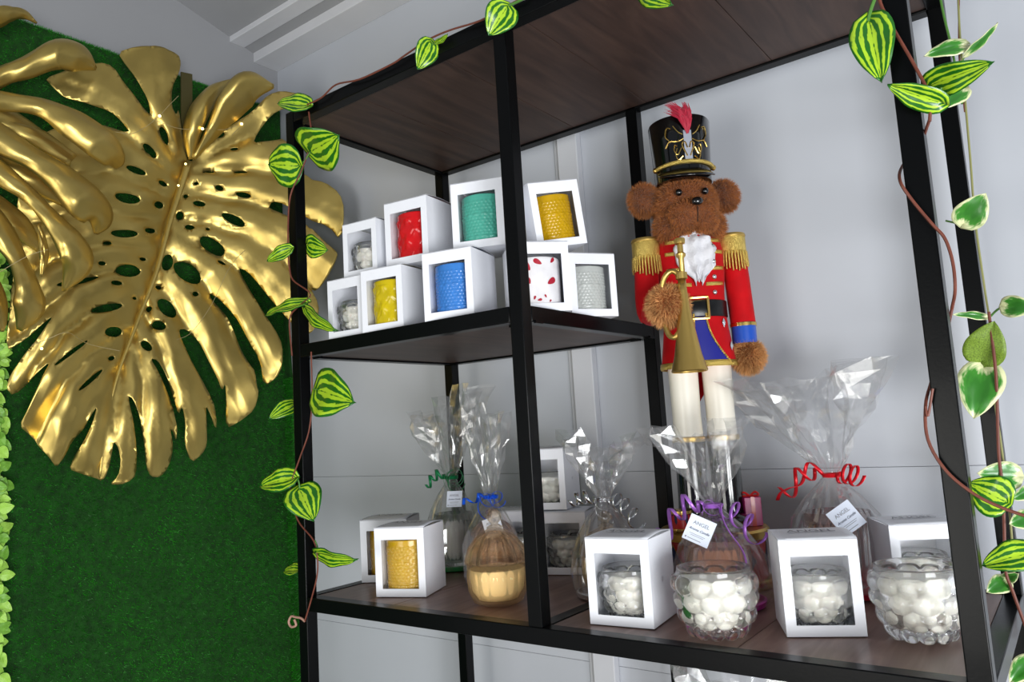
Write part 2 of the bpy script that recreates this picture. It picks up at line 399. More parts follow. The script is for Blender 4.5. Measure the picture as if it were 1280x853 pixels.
FILM = mk('window_film', [(WIN[0] - .003, th + .0006, WIN[2] - .003), (WIN[1] + .003, th + .0006, WIN[2] - .003), (WIN[1] + .003, th + .0006, WIN[3] + .003), (WIN[0] - .003, th + .0006, WIN[3] + .003)], [(0, 1, 2, 3)], film_m, False)
ANGEL = None
def box(label, x, y, yaw, z, clabel, kind, group='white window candle cartons', printed=True, roll=0, pitch=0, bubs=.0, sc=1, ccat='candle'):
    global ANGEL
    o = thing('candle_carton', label, 'box', (x, y, z), 0, group, rot=(pitch, roll, yaw)); o.scale = (sc, sc, sc)
    put('carton_body', CART, o); put('lid', LID, o); put('window_film', FILM, o)
    if printed:
        if ANGEL is None:
            t = text('lettering', 'ANGEL', .017, print_, o, Matrix.Translation((0, BD * .46, BH + .0054))); t.scale = (1.15, 1.5, 1); ANGEL = t
            a = MB(); 
            for s in (-1, 1): a.strip([(s * .002 + s * .009 * k / 5, BD * .66 + .004 * sin(pi * k / 5) - .001 * k, BH + .0052) for k in range(6)], .0007, (0, 1, 0))
            ANGEL2 = a.build('wing_mark', print_, o, smooth=False); ANGEL['w'] = 1; PROTO['wing'] = ANGEL2
        else:
            inst(ANGEL, 'lettering', o); inst(PROTO['wing'], 'wing_mark', o)
    R3 = Matrix.Rotation(yaw, 4, 'Z') @ Matrix.Rotation(roll, 4, 'Y') @ Matrix.Rotation(pitch, 4, 'X')
    p = V((x, y, z)) + R3 @ V((0, (.0455 if kind == 'bubble' else .0455) * sc, .002))
    c = thing('boxed_candle', clabel, ccat, p, 0, 'candles inside window cartons', rot=(pitch, roll, yaw))
    if kind == 'bubble':
        g, wx = proto('bub', bubble_meshes); s = .83 * sc; put('glass_cup', g, c, (0, 0, 0), s, rz=.4 + bubs); put('wax', wx, c, (0, 0, 0), s)
        a = MB(); a.tube(smooth_path([(-.004, -.002, .055), (-.002, -.004, .07), (.006, -.006, .078)], 4), .0008, 5); a.build('wick', wax, c)
    else:
        key, k, col = kind
        me = proto(key, lambda: coloured(key, k, col)); q = put('cup', me, c, (0, 0, 0), (1.10 * sc, 1.10 * sc, 1.10 * sc)); c.scale = (1, 1, 1)
        a = MB().lathe([(.0001, .0), (.034, .0), (.034, .003), (.0001, .004)], 24); a.build('wax', mat(key + '_wax', col, .4), c, loc=(0, 0, .0862 * sc))
        if key == 'printed_white_glass':
            rp = mat('red_petal_print', 'b3122e', .4)
            for (a0, z0, s0, an) in ((-.62, .078, .021, 2.2), (-.15, .083, .016, 2.6), (.42, .050, .019, .55), (-.35, .022, .007, 1.2), (-.15, .018, .008, .2), (.1, .024, .006, 2.0), (.3, .016, .005, 1), (-.55, .052, .012, 1.9), (.52, .086, .012, .8)):
                vs = []; fs = []; N = 14
                for i in range(N):
                    t = 2 * pi * i / N; lx = cos(t) * s0 * .5; lz = sin(t) * s0 * .26 * (1 + .35 * cos(t)); X_ = lx * cos(an) - lz * sin(an); Z_ = lx * sin(an) + lz * cos(an)
                    aa = a0 - pi / 2 + X_ / .0422; rr = .0430 * sc; vs.append((rr * cos(aa), rr * sin(aa), z0 + Z_))
                MB().add(vs, [tuple(range(N))]).build('petal_print', rp, c, smooth=False)
    return o
BE = ('amber_yellow_glass', 0, 'c79c00'); 
Zs = H1; Zt = H1 + BH + .005
# upper display, lower row then upper row
box('white carton with clear bubble candle, lowest at far left of the upper display', .152, .010, .07, Zs, 'clear bubble candle seen in the far left lower carton of the upper display', 'bubble', bubs=.1, sc=.93)
box('white carton holding a lemon yellow diamond-cut candle', .2525, .010, .15, Zs, 'lemon yellow diamond-cut candle in the lower left carton', ('lemon_yellow_glass', 1, 'cdb600'), sc=.95)
box('white carton holding the cornflower blue beaded candle', .412, .012, .235, Zs, 'cornflower blue beaded candle in a white carton on the middle shelf', ('blue_glass', 0, '3c80cf'), sc=.97)
box('white carton with red petal printed candle, right behind the centre post', .5535, .092, .84, Zs, 'white candle printed with red petals', ('printed_white_glass', 2, 'f2f0f2'), sc=.97)
box('white carton with pale grey beaded candle at the right end of the middle shelf', .573, .225, 1.0, Zs, 'pale grey beaded candle at the right end of the middle shelf', ('grey_white_glass', 0, 'bfc3bf'), sc=.94)
box('small white carton with clear bubble candle stacked left of the red one', .171, .035, .10, Zt - .008, 'clear bubble candle in the stacked carton left of the red candle', 'bubble', bubs=.6, sc=.87)
box('white carton holding the bright red diamond-cut candle, stacked on top', .2825, .050, .135, Zt - .003, 'bright red diamond-cut candle in the topmost left carton', ('red_glass', 1, 'cf0a12'), sc=1.0)
box('white carton holding the turquoise beaded candle, stacked on top', .4435, .064, .34, Zt - .001, 'turquoise beaded candle in the topmost carton left of the post', ('turquoise_glass', 0, '55b7a2'), sc=.98)
box('tilted white carton holding an amber yellow beaded candle, stacked rightmost', .538, .1875, .92, Zt + .003, 'amber yellow beaded candle in the tilted top carton of the upper display', BE, roll=R(-7), pitch=R(3), sc=.97)
# lower shelf
box('white carton with amber candle, half hidden behind the front left carton', .067, .165, .50, .0003, 'amber candle in the rear left carton on the lower shelf', BE, sc=1.02)
box('white carton with amber yellow candle, front left of the lower shelf', .2052, .0735, .365, .0003, 'amber yellow beaded candle in the front left carton on the lower shelf', BE, sc=1.02)
box('white carton with bubble candle at front beside the centre post', .6770, .0545, .11, .0003, 'white bubble candle in the front carton beside the centre post', 'bubble', bubs=.2, sc=1.02)
box('large white carton with bubble candle and lilac ribbon end, front right', .9475, .1165, .45, .0003, 'white bubble candle in the front right carton', 'bubble', bubs=.9, sc=1.02)
box('white carton with bubble candle, rear right behind the glass bubble cup', 1.047, .300, .50, .0003, 'bubble candle in the rear right carton', 'bubble', bubs=.5, sc=1.0)
box('white carton at the bottom left of the rear stack, plain side showing', .268, .352, .42, .0003, 'candle in the bottom left carton of the rear stack', 'bubble', sc=1.0)
box('white carton at the bottom right of the rear stack behind the silver-ribboned bag', .385, .352, .30, .0003, 'candle in the bottom right carton of the rear stack', 'bubble', sc=1.0)
box('white carton with bubble candle on top of the rear stack', .345, .350, .26, .1275, 'bubble candle in the topmost carton of the rear stack', 'bubble', bubs=.3, sc=1.0)

# bubble glasses standing free
for x, y, lb, s in ((.815, .077, 'clear bubble glass with white wax in front of the purple-ribboned bag', 1.0), (1.052, .168, 'clear bubble glass with white wax at the right post', 1.0)):
    g, wx = PROTO['bub']; o = thing('bubble_glass_candle', lb, 'candle', (x, y, .0005), 0, 'bubble glass candles at the shelf front'); put('glass_cup', g, o, sc=s, rz=.2); put('wax', wx, o, sc=s)
    a = MB(); a.tube([(0, 0, .068), (.001, 0, .078)], .0009, 6); a.build('wick', wax, o)
    if x < .9:
        lf = mat('green_leaf_print', '1f6a28', .4)
        for (a0, z0) in ((-2.35, .055), (-2.15, .036)):
            vs = []; N = 12
            for i in range(N):
                t = 2 * pi * i / N; lx = cos(t) * .012; lz = sin(t) * .0055; X_ = lx * .7 - lz * .7; Z_ = -lx * .7 - lz * .7; aa = a0 + X_ / .045; vs.append((.0466 * cos(aa), .0466 * sin(aa), z0 + Z_))
            MB().add(vs, [tuple(range(N))]).build('leaf_print', lf, o, smooth=False)

# ---------------------------------------------------------------- ribbed jars
def ribbed_jar(name, label, loc, r, hb, hl, hk, n, g_m, lid_m, wax_m, rz=0, lid=True, group=None):
    o = thing(name, label, 'candle jar', loc, rz, group)
    def fr(rr, z, a): return rr * (1 + .055 * (abs(cos(n * a / 2)) - .6) * min(1, max(0, z / .01)))
    pr = [(r * .55, 0), (r * .80, hb * .08), (r * .96, hb * .35), (r, hb * .7), (r * .98, hb), (r * .92, hb), (r * .92, hb * .7), (r * .87, hb * .35), (r * .68, hb * .13), (0.0005, hb * .11)]
    b = MB(); b.lathe(pr, 112, fn=fr, cap1=False); b.build('jar_body', g_m, o, auto=180)
    b = MB(); b.lathe([(.0005, hb * .13), (r * .64, hb * .15), (r * .84, hb * .37), (r * .895, hb * .7), (r * .895, hb * .86), (.0005, hb * .87)], 56, fn=lambda rr, z, a: rr * (1 + .04 * (abs(cos(n * a / 2)) - .6)), cap0=False, cap1=False); b.build('wax', wax_m, o, auto=60)
    if lid:
        l = thing_part('lid', o)
        pr = [(r * 1.03, hb + .001), (r * 1.04, hb + .006), (r * .93, hb + hl * .45), (r * .62, hb + hl * .82), (r * .28, hb + hl), (.001, hb + hl * 1.02)]
        pr2 = [(.001, hb + hl * .95), (r * .26, hb + hl * .93), (r * .58, hb + hl * .74), (r * .87, hb + hl * .40), (r * .97, hb + .006), (r * .97, hb + .001)]
        b = MB(); b.lathe(pr + pr2, 112, fn=lambda rr, z, a: rr * (1 + .075 * (abs(cos(n * a / 2)) - .6) * (rr / r)), cap0=False, cap1=False)
        k = len(pr) + len(pr2); b.f += [((k - 1) * 112 + i, (k - 1) * 112 + (i + 1) % 112, (i + 1) % 112, i) for i in range(112)]
        lo = b.build('lid', lid_m, o, auto=180); z = hb + hl
        b = MB(); b.lathe([(.001, z), (.012, z + .001), (.014, z + .004), (.007, z + .008), (.006, z + .010), (.011, z + hk * .45), (.0125, z + hk * .62), (.010, z + hk * .85), (.004, z + hk), (.0005, z + hk)], 36, cap0=False, cap1=False, fn=lambda rr, z_, a: rr * (1 + .06 * cos(8 * a)))
        b.build('knob', g_m, lo, auto=180)
    return o
def thing_part(n, p): return None
amber = glassy('amber_glass', 'fff4e4', 'fff9f1', .38); amber_d = glassy('amber_lid_glass', 'fff3e2', 'fff9f0', .45)
pinkg = glassy('rose_glass', 'fcebe2', 'fdf4ef', .5)
ribbed_jar('amber_lidded_jar', 'amber pumpkin-shaped glass candle jar with knobbed lid, left of centre post', (.414, .100, .0004), .0520, .070, .055, .034, 16, amber, amber_d, wax_y, rz=.1)

# ---------------------------------------------------------------- cellophane bags
def wrapped(name, label, loc, r, h_neck, h_top, jar, ribbon_m, tray_m, flare=(.10, .10), lean=(0, 0), seed=1, tagpos=None, curls=(), rneck=.011, tray_r=None, rz=0, tag_rot=0, bowm=None, squash=1, tag_s=.034):
    rs = random.Random(seed)
    o = thing(name, label, 'gift bag', loc, rz, 'cellophane wrapped candle gifts')
    n = 44; vs = []; fs = []; rows = []
    prof = [(r * 1.02, .004), (r * 1.10, .02), (r * 1.11, h_neck * .28), (r * 1.07, h_neck * .46), (r * .90, h_neck * .64), (r * .58, h_neck * .82), (r * .30, h_neck * .93), (rneck, h_neck), (rneck * 1.1, h_neck + .006)]
    ph = [rs.uniform(0, 6.28) for _ in range(9)]
    for j, (rr, z) in enumerate(prof):
        k = j / len(prof)
        for i in range(n):
            a = 2 * pi * i / n; wv = (sin(3 * a + ph[0]) * .05 + sin(7 * a + ph[1] + z * 20) * .05 + sin(11 * a + ph[2] - z * 30) * .05 * (k + .2)) + rs.uniform(-.035, .035)
            q = rr * (1 + wv * (1 if j not in (7, 8) else .3)); vs.append((q * cos(a) + lean[0] * (z / h_top) ** 2 * .2, q * sin(a) * squash, z + rs.uniform(-.002, .002) * (j > 0)))
    # flared, pleated top
    NT = 9; pl = 8
    hts = [h_top * (1 + rs.uniform(-.16, .10)) for _ in range(pl)]
    for j in range(1, NT + 1):
        t = j / NT
        for i in range(n):
            a = 2 * pi * i / n; hh = hts[int(i * pl / n)] * .5 + hts[(int(i * pl / n) + 1) % pl] * .5
            z = h_neck + .006 + (hh - h_neck) * t
            e = t ** .8; pleat = 1 + (.42 * sin(pl * a + ph[3] + t * 2) + .22 * sin(5 * a + ph[4] - t * 3)) * min(1, t * 1.6) + rs.uniform(-.07, .07)
            q = (rneck + (1 - rneck) * 0) * (1 - e)
            X_ = (q + flare[0] * e * pleat) * cos(a) + lean[0] * t + rs.uniform(-.003, .003); Y_ = (q + flare[1] * e * pleat) * sin(a) + lean[1] * t + rs.uniform(-.003, .003)
            vs.append((X_, Y_, z + rs.uniform(-.004, .004)))
    k = len(prof) + NT
    for j in range(k - 1):
        for i in range(n):
            a, b, c, d = j * n + i, j * n + (i + 1) % n, (j + 1) * n + (i + 1) % n, (j + 1) * n + i
            fs += [(a, b, c), (a, c, d)] if rs.random() < .5 else [(a, b, d), (b, c, d)]
    m = MB(); m.v = vs; m.f = fs; bag = m.build('cellophane', cello, o, smooth=False)
    tr = tray_r or r * 1.0
    t_ = MB(); t_.lathe([(tr * .96, 0), (tr * 1.03, .002), (tr * 1.06, .010), (tr * 1.0, .011), (tr * .98, .004), (.001, .0035)], 60, fn=lambda rr, z, a: rr * (1 + .012 * sin(30 * a)), cap1=False); t_.build('foil_tray', tray_m, o, auto=30)
    # bow round the neck and curled ribbon tails
    b = MB()
    for q in range(2): b.tube([((rneck + .0022) * cos(a), (rneck + .0022) * sin(a), h_neck + .003 * q) for a in [2 * pi * i / 20 for i in range(21)]], .0022, 6, caps=False)
    b.build('ribbon_knot', ribbon_m, o)
    for (ax, el, L, cr, turns, drop) in curls:
        P = []; SD = []; N = int(18 * turns) + 8
        for i in range(N + 1):
            t = i / N; c = V((cos(ax) * (rneck + L * t), sin(ax) * (rneck + L * t), h_neck + el * sin(pi * min(1, t * 1.2)) - drop * t * t))
            an = 2 * pi * turns * t; g = min(1, t * 4)
            side = V((-sin(ax), cos(ax), 0)); up = V((cos(ax) * .3, sin(ax) * .3, 1)).normalized()
            P.append(c + (side * cos(an) + up * sin(an)) * cr * 1.12 * g); SD.append((V((cos(ax), sin(ax), -.3)) * .9 + up * .3).normalized())
        s = MB(); s.strip(P, .0062, SD); s.build('ribbon_curl', ribbon_m, o, solid=.0003, auto=180)
    if tagpos:
        tx, ty, tz, yaw = tagpos; tw = tag_s
        mtx = Matrix.Translation((tx, ty, tz)) @ Matrix.Rotation(yaw, 4, 'Z') @ Matrix.Rotation(R(72), 4, 'X') @ Matrix.Rotation(tag_rot, 4, 'Z')
        c = MB().box(-tw / 2, tw / 2, -tw / 2, tw / 2, -.0004, .0004).build('tag_card', mat('pale_blue_card', 'e3eaf8', .45), o, smooth=False); c.matrix_local = mtx
        text('tag_print', 'ANGEL', tw * .20, print_, c, Matrix.Translation((0, tw * .22, .0008)))
        text('tag_print', 'Aroma Candle', tw * .135, mat('navy_print', '39405c', .5), c, Matrix.Translation((0, -.02 * tw, .0008)), shear=.4)
        l = MB(); l.box(-tw * .3, tw * .3, -tw * .20, -tw * .185, .0004, .0007); l.box(-tw * .25, tw * .25, -tw * .26, -tw * .245, .0004, .0007); l.box(-tw * .42, -tw * .36, -tw * .42, -tw * .36, .0004, .0007); l.box(-tw * .32, tw * .2, -tw * .40, -tw * .38, .0004, .0007)
        l.build('tag_print', print_, c, smooth=False)
    return o
foil = dict(silver=mat('silver_foil', (.82, .83, .86), .22, 1, bump=.5, bscale=160), green=mat('green_foil', (.05, .35, .10), .35, .6), blue=mat('blue_foil', (.03, .16, .75), .3, .5), purple=mat('magenta_foil', (.62, .04, .42), .3, .6), red=mat('red_foil', (.65, .02, .05), .3, .5))
rib = dict(silver=mat('silver_ribbon', (.80, .81, .84), .2, 1), green=mat('green_ribbon', (.01, .20, .07), .35, .3), blue=mat('blue_ribbon', (.01, .12, .80), .3, .35), purple=mat('purple_ribbon', (.50, .20, .74), .28, .4), red=mat('red_ribbon', (.72, .01, .02), .3, .35))
va = math.atan2(CAMC.y, CAMC.x)
# L green
lp = (.110, .335, .0005)
ribbed_jar('clear_ribbed_jar', 'clear ribbed candle jar inside the green-ribboned bag', (lp[0], lp[1], .005), .042, .115, 0, 0, 20, glass, glass, wax, lid=False)
wrapped('cellophane_gift_bag', 'cellophane bag tied with curled green ribbon, rear left of lower shelf', lp, .052, .195, .372, None, rib['green'], foil['green'], (.080, .06), (-.005, 0), 11, (.052, -.052, .155, .4), curls=((-.5, .005, .022, .017, 3, .012), (-2.5, .012, .045, .010, 3, .01), (-.9, .01, .02, .014, 2.2, .02)))
# M blue
mp_ = (.308, .225, .0005)
ribbed_jar('pale_ribbed_jar', 'pale ribbed candle jar inside the blue-ribboned bag', (mp_[0], mp_[1], .005), .040, .09, .03, .02, 16, pinkg, pinkg, wax)
wrapped('cellophane_gift_bag', 'cellophane bag tied with shiny blue ribbon behind the amber jar', mp_, .050, .165, .330, None, rib['blue'], foil['blue'], (.040, .035), (-.010, 0), 12, (.045, -.054, .118, .45), curls=((-2.6, .004, .045, .009, 1.5, .012), (-.6, .004, .040, .012, 2, .004), (-1.2, .004, .03, .014, 2, .03)), tag_rot=.3)
# Q silver
qp = (.563, .222, .0005)
ribbed_jar('amber_lidded_jar', 'amber glass candle jar inside the silver-ribboned bag', (qp[0], qp[1], .005), .046, .066, .045, .028, 16, amber, amber_d, wax_y)
wrapped('cellophane_gift_bag', 'cellophane bag tied with curled silver ribbon right of the centre post', qp, .054, .162, .262, None, rib['silver'], foil['silver'], (.058, .05), (0.0, 0), 13, (.018, -.058, .055, .4), curls=((-2.9, .006, .048, .011, 3, -.002), (-.35, .004, .075, .012, 4, .035), (-1.1, .0, .022, .012, 2, .02)), tag_rot=.7)
# S purple
sp = (.761, .226, .0005)
ribbed_jar('rose_glass_jar', 'rose tinted glass candle jar inside the purple-ribboned bag', (sp[0], sp[1], .005), .051, .100, 0, 0, 24, pinkg, pinkg, wax_b, lid=False)
wrapped('cellophane_gift_bag', 'cellophane bag with lavender curled ribbon and square tag, before the nutcracker', sp, .065, .153, .292, None, rib['purple'], foil['purple'], (.066, .05), (-.018, 0), 14, (.004, -.070, .125, .35), curls=((-2.7, .012, .075, .015, 3.2, .045), (-.3, .0, .075, .015, 3.2, .05), (-1.3, .004, .02, .012, 1.5, .01), (-.7, .002, .07, .006, 1.2, .09)), tag_rot=-.45, tag_s=.040)
# V red
vp = (.905, .385, .0005)
ribbed_jar('tall_ribbed_jar', 'tall clear ribbed candle jar inside the red-ribboned bag', (vp[0], vp[1], .005), .052, .125, 0, 0, 26, glass, glass, mat('rose_wax', 'd9b0a4', .45, sss=.2), lid=False)
wrapped('cellophane_gift_bag', 'large cellophane bag tied with red ribbon, rear right of lower shelf', vp, .072, .186, .338, None, rib['red'], foil['red'], (.108, .07), (-.034, 0), 15, (.035, -.080, .128, .5), curls=((-2.95, .012, .070, .014, 2.2, .030), (-.3, .004, .036, .015, 3, .0), (-2.7, .02, .075, .012, 1.4, .045)), tag_rot=.55, tag_s=.042)
# one on the shelf below, only its ruffled top in view
wrapped('cellophane_gift_bag', 'cellophane bag on the shelf below, only its ruffled top in view', (.80, .17, -.4695), .060, .20, .40, None, rib['silver'], foil['silver'], (.085, .06), (0, 0), 16)
ribbed_jar('clear_ribbed_jar', 'clear candle jar inside the bag on the shelf below', (.80, .17, -.4645), .048, .11, 0, 0, 20, glass, glass, wax, lid=False)

# ---------------------------------------------------------------- nutcracker bear
NK = thing('nutcracker_bear', 'tall teddy bear nutcracker soldier in red coat and black hat with horn', 'nutcracker', (.697, .372, .0005), R(38))
red = mat('red_velvet', 'bd0510', .7, sheen=.05, spec=.2, var=.12, vscale=30); redp = mat('red_paint', 'c31410', .35, coat=.3); navy = mat('navy_paint', '15244d', .4); blue = mat('royal_blue_satin', '1a1f8a', .45); bluec = mat('bright_blue_paint', '1c50b8', .3, coat=.4)
black = mat('gloss_black', '070708', .12, coat=.8); blackp = mat('black_leather', '0c0c0d', .3); leg_m = mat('ivory_paint', 'ece7d8', .35, coat=.2, var=.03)
trimg = mat('gold_braid', (.85, .62, .16), .3, .9, bump=1.0, bscale=900); silver = mat('silver_metal', (.8, .82, .85), .2, 1); lace = mat('white_lace', 'e6e6ea', .7, bump=.8, bscale=500)
fur_m = mat('brown_fur_core', '7a431b', .8, var=.25, vscale=40); fur_s = mat('brown_fur', 'a5642e', .6, var=.35, vscale=50, sheen=.2); fur_l = mat('light_brown_fur', 'd09a62', .6, var=.3, vscale=50)
# base drum
b = MB(); b.lathe([(.094, 0), (.095, .004), (.093, .014), (.088, .016)], 48, cap1=True); b.build('base_rim', gold2, NK)
MB().lathe([(.087, .0165), (.087, .082)], 48).build('base_drum', redp, NK)
b = MB(); b.lathe([(.088, .0825), (.094, .084), (.095, .096), (.092, .100)], 48); b.build('base_rim', gold3, NK)
for k in range(8):
    a0 = -pi / 2 + k * 2 * pi / 8 + .35
    for s_, rr, mm, nm in ((.030, .0875, gold3, 'diamond_border'), (.0265, .0880, navy, 'diamond')):
        vs = [(rr * cos(a0 + dx / .091), rr * sin(a0 + dx / .091), .049 + dz) for dx, dz in ((-s_ * .75, 0), (0, -s_), (s_ * .75, 0), (0, s_), (0, 0))]
        MB().add(vs, [(0, 1, 4), (1, 2, 4), (2, 3, 4), (3, 0, 4)]).build(nm, mm, NK, smooth=False)
# toy drum and gift on the base
cv = V((-.066, -.040, 0))
b = MB(); b.lathe([(.0195, .1005), (.0205, .102), (.0205, .107), (.018, .108)], 32, cv.x, cv.y); b.lathe([(.0195, .131), (.0205, .132), (.0205, .137), (.018, .138)], 32, cv.x, cv.y); b.build('toy_drum_rim', gold2, NK)
td = MB().lathe([(.0182, .108), (.0182, .131)], 32, cv.x, cv.y).build('toy_drum', redp, NK)
for k in range(6):
    a0 = -pi / 2 + k * pi / 3 + .3; rr = .0186; vs = [(cv.x + rr * cos(a0 + dx), cv.y + rr * sin(a0 + dx), z) for dx, z in ((-.48, .131), (0, .1135), (.48, .131), (0, .131))]
    MB().add(vs, [(0, 1, 3), (1, 2, 3)]).build('toy_drum_triangle', navy, NK, smooth=False)
g0 = MB().box(.050, .080, -.030, 0, .1005, .150).build('toy_gift', mat('magenta_paper', 'b0246e', .3), NK, smooth=False, bevel=.001)
MB().box(.0615, .0685, -.0305, .0005, .1003, .1508).build('toy_gift_ribbon', redp, NK, smooth=False)
b = MB()
for s in (-1, 1): b.tube(smooth_path([(.065, -.015, .151), (.065 + s * .010, -.015, .158), (.065 + s * .016, -.015, .152), (.065, -.015, .151)], 5), .002, 6)
b.build('toy_gift_bow', redp, NK)
# legs and boots
for s in (-1, 1):
    cx = s * .031
    b = MB(); b.lathe([(.030, .100), (.031, .11), (.0275, .14), (.0265, .20), (.029, .252)], 32, cx, 0); b.ball((cx, -.024, .114), .027, 20, 10, (.95, 1.3, .52)); b.build('boot', black, NK)
    MB().lathe([(.0292, .252), (.0300, .254), (.0300, .260), (.0275, .262)], 32, cx, 0).build('boot_band', gold3, NK)
    MB().lathe([(.0265, .261), (.0255, .30), (.0265, .36), (.027, .40)], 32, cx, 0).build('leg', leg_m, NK)
# coat
def ct(rr, z, a): return rr
b = MB(); b.lathe([(c_ * .94, z_) for c_, z_ in ((.072, .386), (.073, .389), (.068, .42), (.063, .455), (.060, .488), (.061, .52), (.065, .56), (.066, .595), (.060, .622), (.040, .636), (.03, .640))], 64, sx=1, sy=.80, cap0=True); b.build('coat', red, NK)
b = MB(); b.lathe([(.0692, .384), (.0702, .388), (.0692, .395)], 64, sy=.8, cap0=False, cap1=False); b.build('coat_hem_braid', trimg, NK, solid=.001)
b = MB(); b.add([(x, y, z) for z, hw in ((.39, .022), (.34, .018), (.325, .008)) for x, y in ((-hw, .045), (hw, .045), (hw, .052), (-hw, .052))], [(0, 1, 5, 4), (1, 2, 6, 5), (2, 3, 7, 6), (3, 0, 4, 7), (4, 5, 9, 8), (5, 6, 10, 9), (6, 7, 11, 10), (7, 4, 8, 11), (8, 9, 10, 11), (3, 2, 1, 0)]); b.build('coat_tail', red, NK)
def on(a, z, r, dr=0):  # point on the coat front, angle a from straight ahead
    rr = r + dr; return (rr * sin(a), -rr * .80 * cos(a), z)
def cr(z):
    P = [(a_, b_ * .94) for a_, b_ in ((.386, .072), (.42, .068), (.455, .063), (.488, .060), (.52, .061), (.56, .065), (.595, .066), (.622, .060), (.64, .045))]
    for (z0, r0), (z1, r1) in zip(P, P[1:]):
        if z0 <= z <= z1: return r0 + (r1 - r0) * (z - z0) / (z1 - z0)
    return .06
# blue vest panel under the belt
vs = []; fs = []; N = 8; K = 6
for j in range(N + 1):
    z = .388 + (.478 - .388) * j / N; hw = .22 + .75 * (1 - j / N) ** 2.2
    for i in range(K + 1): a = -.35 * (hw + .3) + (.35 * (hw + .3) + hw * .85) * i / K - .06; vs.append(on(a, z, cr(z), .0016))
fs = [(j * (K + 1) + i, j * (K + 1) + i + 1, (j + 1) * (K + 1) + i + 1, (j + 1) * (K + 1) + i) for j in range(N) for i in range(K)]
MB().add(vs, fs).build('vest_panel', blue, NK)
for sd in (0, 1):
    P = []
    for j in range(N + 1):
        z = .388 + (.478 - .388) * j / N; hw = .22 + .75 * (1 - j / N) ** 2.2; a = (-.35 * (hw + .3) if sd == 0 else hw * .85) - .06; P.append(on(a, z, cr(z), .003))
    for k in range(26):
        t = k / 25 * N; i = min(int(t), N - 1); p = V(P[i]).lerp(V(P[i + 1]), t - i)
        if k == 0: b = MB()
        b.ball(p, .0022, 8, 5)
    b.build('bead_trim', trimg, NK)
for (a, z) in ((.78, .462), (.95, .420), (.85, .440)):
    if z != .440:
        p = V(on(a, z, cr(z), .002)); q = MB(); nrm = V((sin(a), -cos(a), 0)); t = V((cos(a), sin(a), 0))
        q.add([p - t * .006, p - V((0, 0, .009)), p + t * .006, p + V((0, 0, .009)), p + nrm * .003], [(0, 1, 4), (1, 2, 4), (2, 3, 4), (3, 0, 4)]); q.build('jewel', silver, NK, smooth=False)
# belt and buckle
b = MB(); b.lathe([(.0585, .474), (.0592, .475), (.0592, .503), (.0582, .504)], 64, sy=.81, cap0=False, cap1=False); b.build('belt', blackp, NK, solid=.0008)
b = MB(); a0 = .0
a0 = -.10
for (da, z0, z1) in ((-.30, .470, .508), (.30, .470, .508)): b.tube([on(a0 + da, z, .0595, .003) for z in (z0, z1)], .0026, 6)
for z in (.470, .508): b.tube([on(a0 + da, z, .0595, .003) for da in (-.31, -.15, 0, .15, .31)], .0026, 6)
b.build('buckle', gold2, NK)
# braid, buttons, lace
for z in (.612, .590, .560, .532):
    for s in (-1, 1):
        P = [on(s * (.22 + .75 * k / 6), z + .003 * k / 6, cr(z), .0015) for k in range(7)]; b = MB(); b.strip(P, .0065, (0, 0, 1)); b.build('coat_braid', trimg, NK, solid=.0015)
for z in (.601, .573, .545, .517):
    for s in (-1, 1): b = MB(); b.ball(on(s * .50, z, cr(z), .002), .0048, 14, 8); b.build('coat_button', silver, NK)
vs = []; fs = []; N = 18; K = 20
for j in range(N + 1):
    t = j / N; z = .640 - .100 * t; hw = .20 + .42 * sin(pi * min(1, t * 1.15)) ** .8
    if t > .85: hw *= 1 - (t - .85) * 3
    for i in range(K + 1):
        u = i / K * 2 - 1; a = u * hw; rf = .006 + .0045 * cos(u * 9 + t * 2.5) + .003 * sin(t * 26 + u * 3) + (1 - abs(u)) * .006
        vs.append(on(a, z - .010 * abs(u) * (t > .5) + .004 * cos(u * 12) * t, cr(min(z, .62)) * (1 if z < .62 else .85), rf))
fs = [(j * (K + 1) + i, j * (K + 1) + i + 1, (j + 1) * (K + 1) + i + 1, (j + 1) * (K + 1) + i) for j in range(N) for i in range(K)]
MB().add(vs, fs).build('lace_jabot', lace, NK, solid=.0006)
# arms
b = MB(); b.tube(smooth_path([(.079, .0, .612), (.084, .0, .56), (.086, -.002, .50), (.087, -.004, .462)], 4), [.0225] * 3 + [.0225] * 10, 24); b.build('sleeve', red, NK)
b = MB(); b.lathe([(.0240, .456), (.0240, .462)], 28, .087, -.004); b.build('cuff_band', gold2, NK)
MB().lathe([(.0222, .425), (.0222, .4562)], 28, .087, -.004).build('cuff', bluec, NK)
b = MB(); b.tube(smooth_path([(-.079, .0, .612), (-.083, .0, .56), (-.086, -.005, .510), (-.083, -.012, .480)], 4), [.0225] * 10 + [.023, .022, .021], 24); b.build('sleeve', red, NK)
b = MB(); b.tube(smooth_path([(-.083, -.010, .488), (-.080, -.040, .486), (-.076, -.068, .488)], 4), [.0215] * 9, 20); b.build('forearm_sleeve', red, NK)
for s in (-1, 1):
    b = MB(); b.lathe([(.0250, .592), (.0262, .600), (.0262, .622), (.025, .626), (.022, .625)], 28, s * .080, 0); b.build('epaulette', trimg, NK)
    MB().lathe([(.0262, .624), (.0272, .626), (.0262, .630), (.02, .631)], 28, s * .080, 0).build('epaulette_cap', gold3, NK)
    b = MB()
    for k in range(30):
        a = 2 * pi * k / 30; x, y = s * .080 + .0258 * cos(a), .0258 * sin(a); L = .024 + .012 * cos(a * 1 + pi / 2) ** 2 + .003 * (k % 2)
        b.tube([(x, y, .596), (x + .002 * cos(a), y + .002 * sin(a), .596 - L)], [.0024, .0016], 5)
    b.build('epaulette_fringe', trimg, NK)
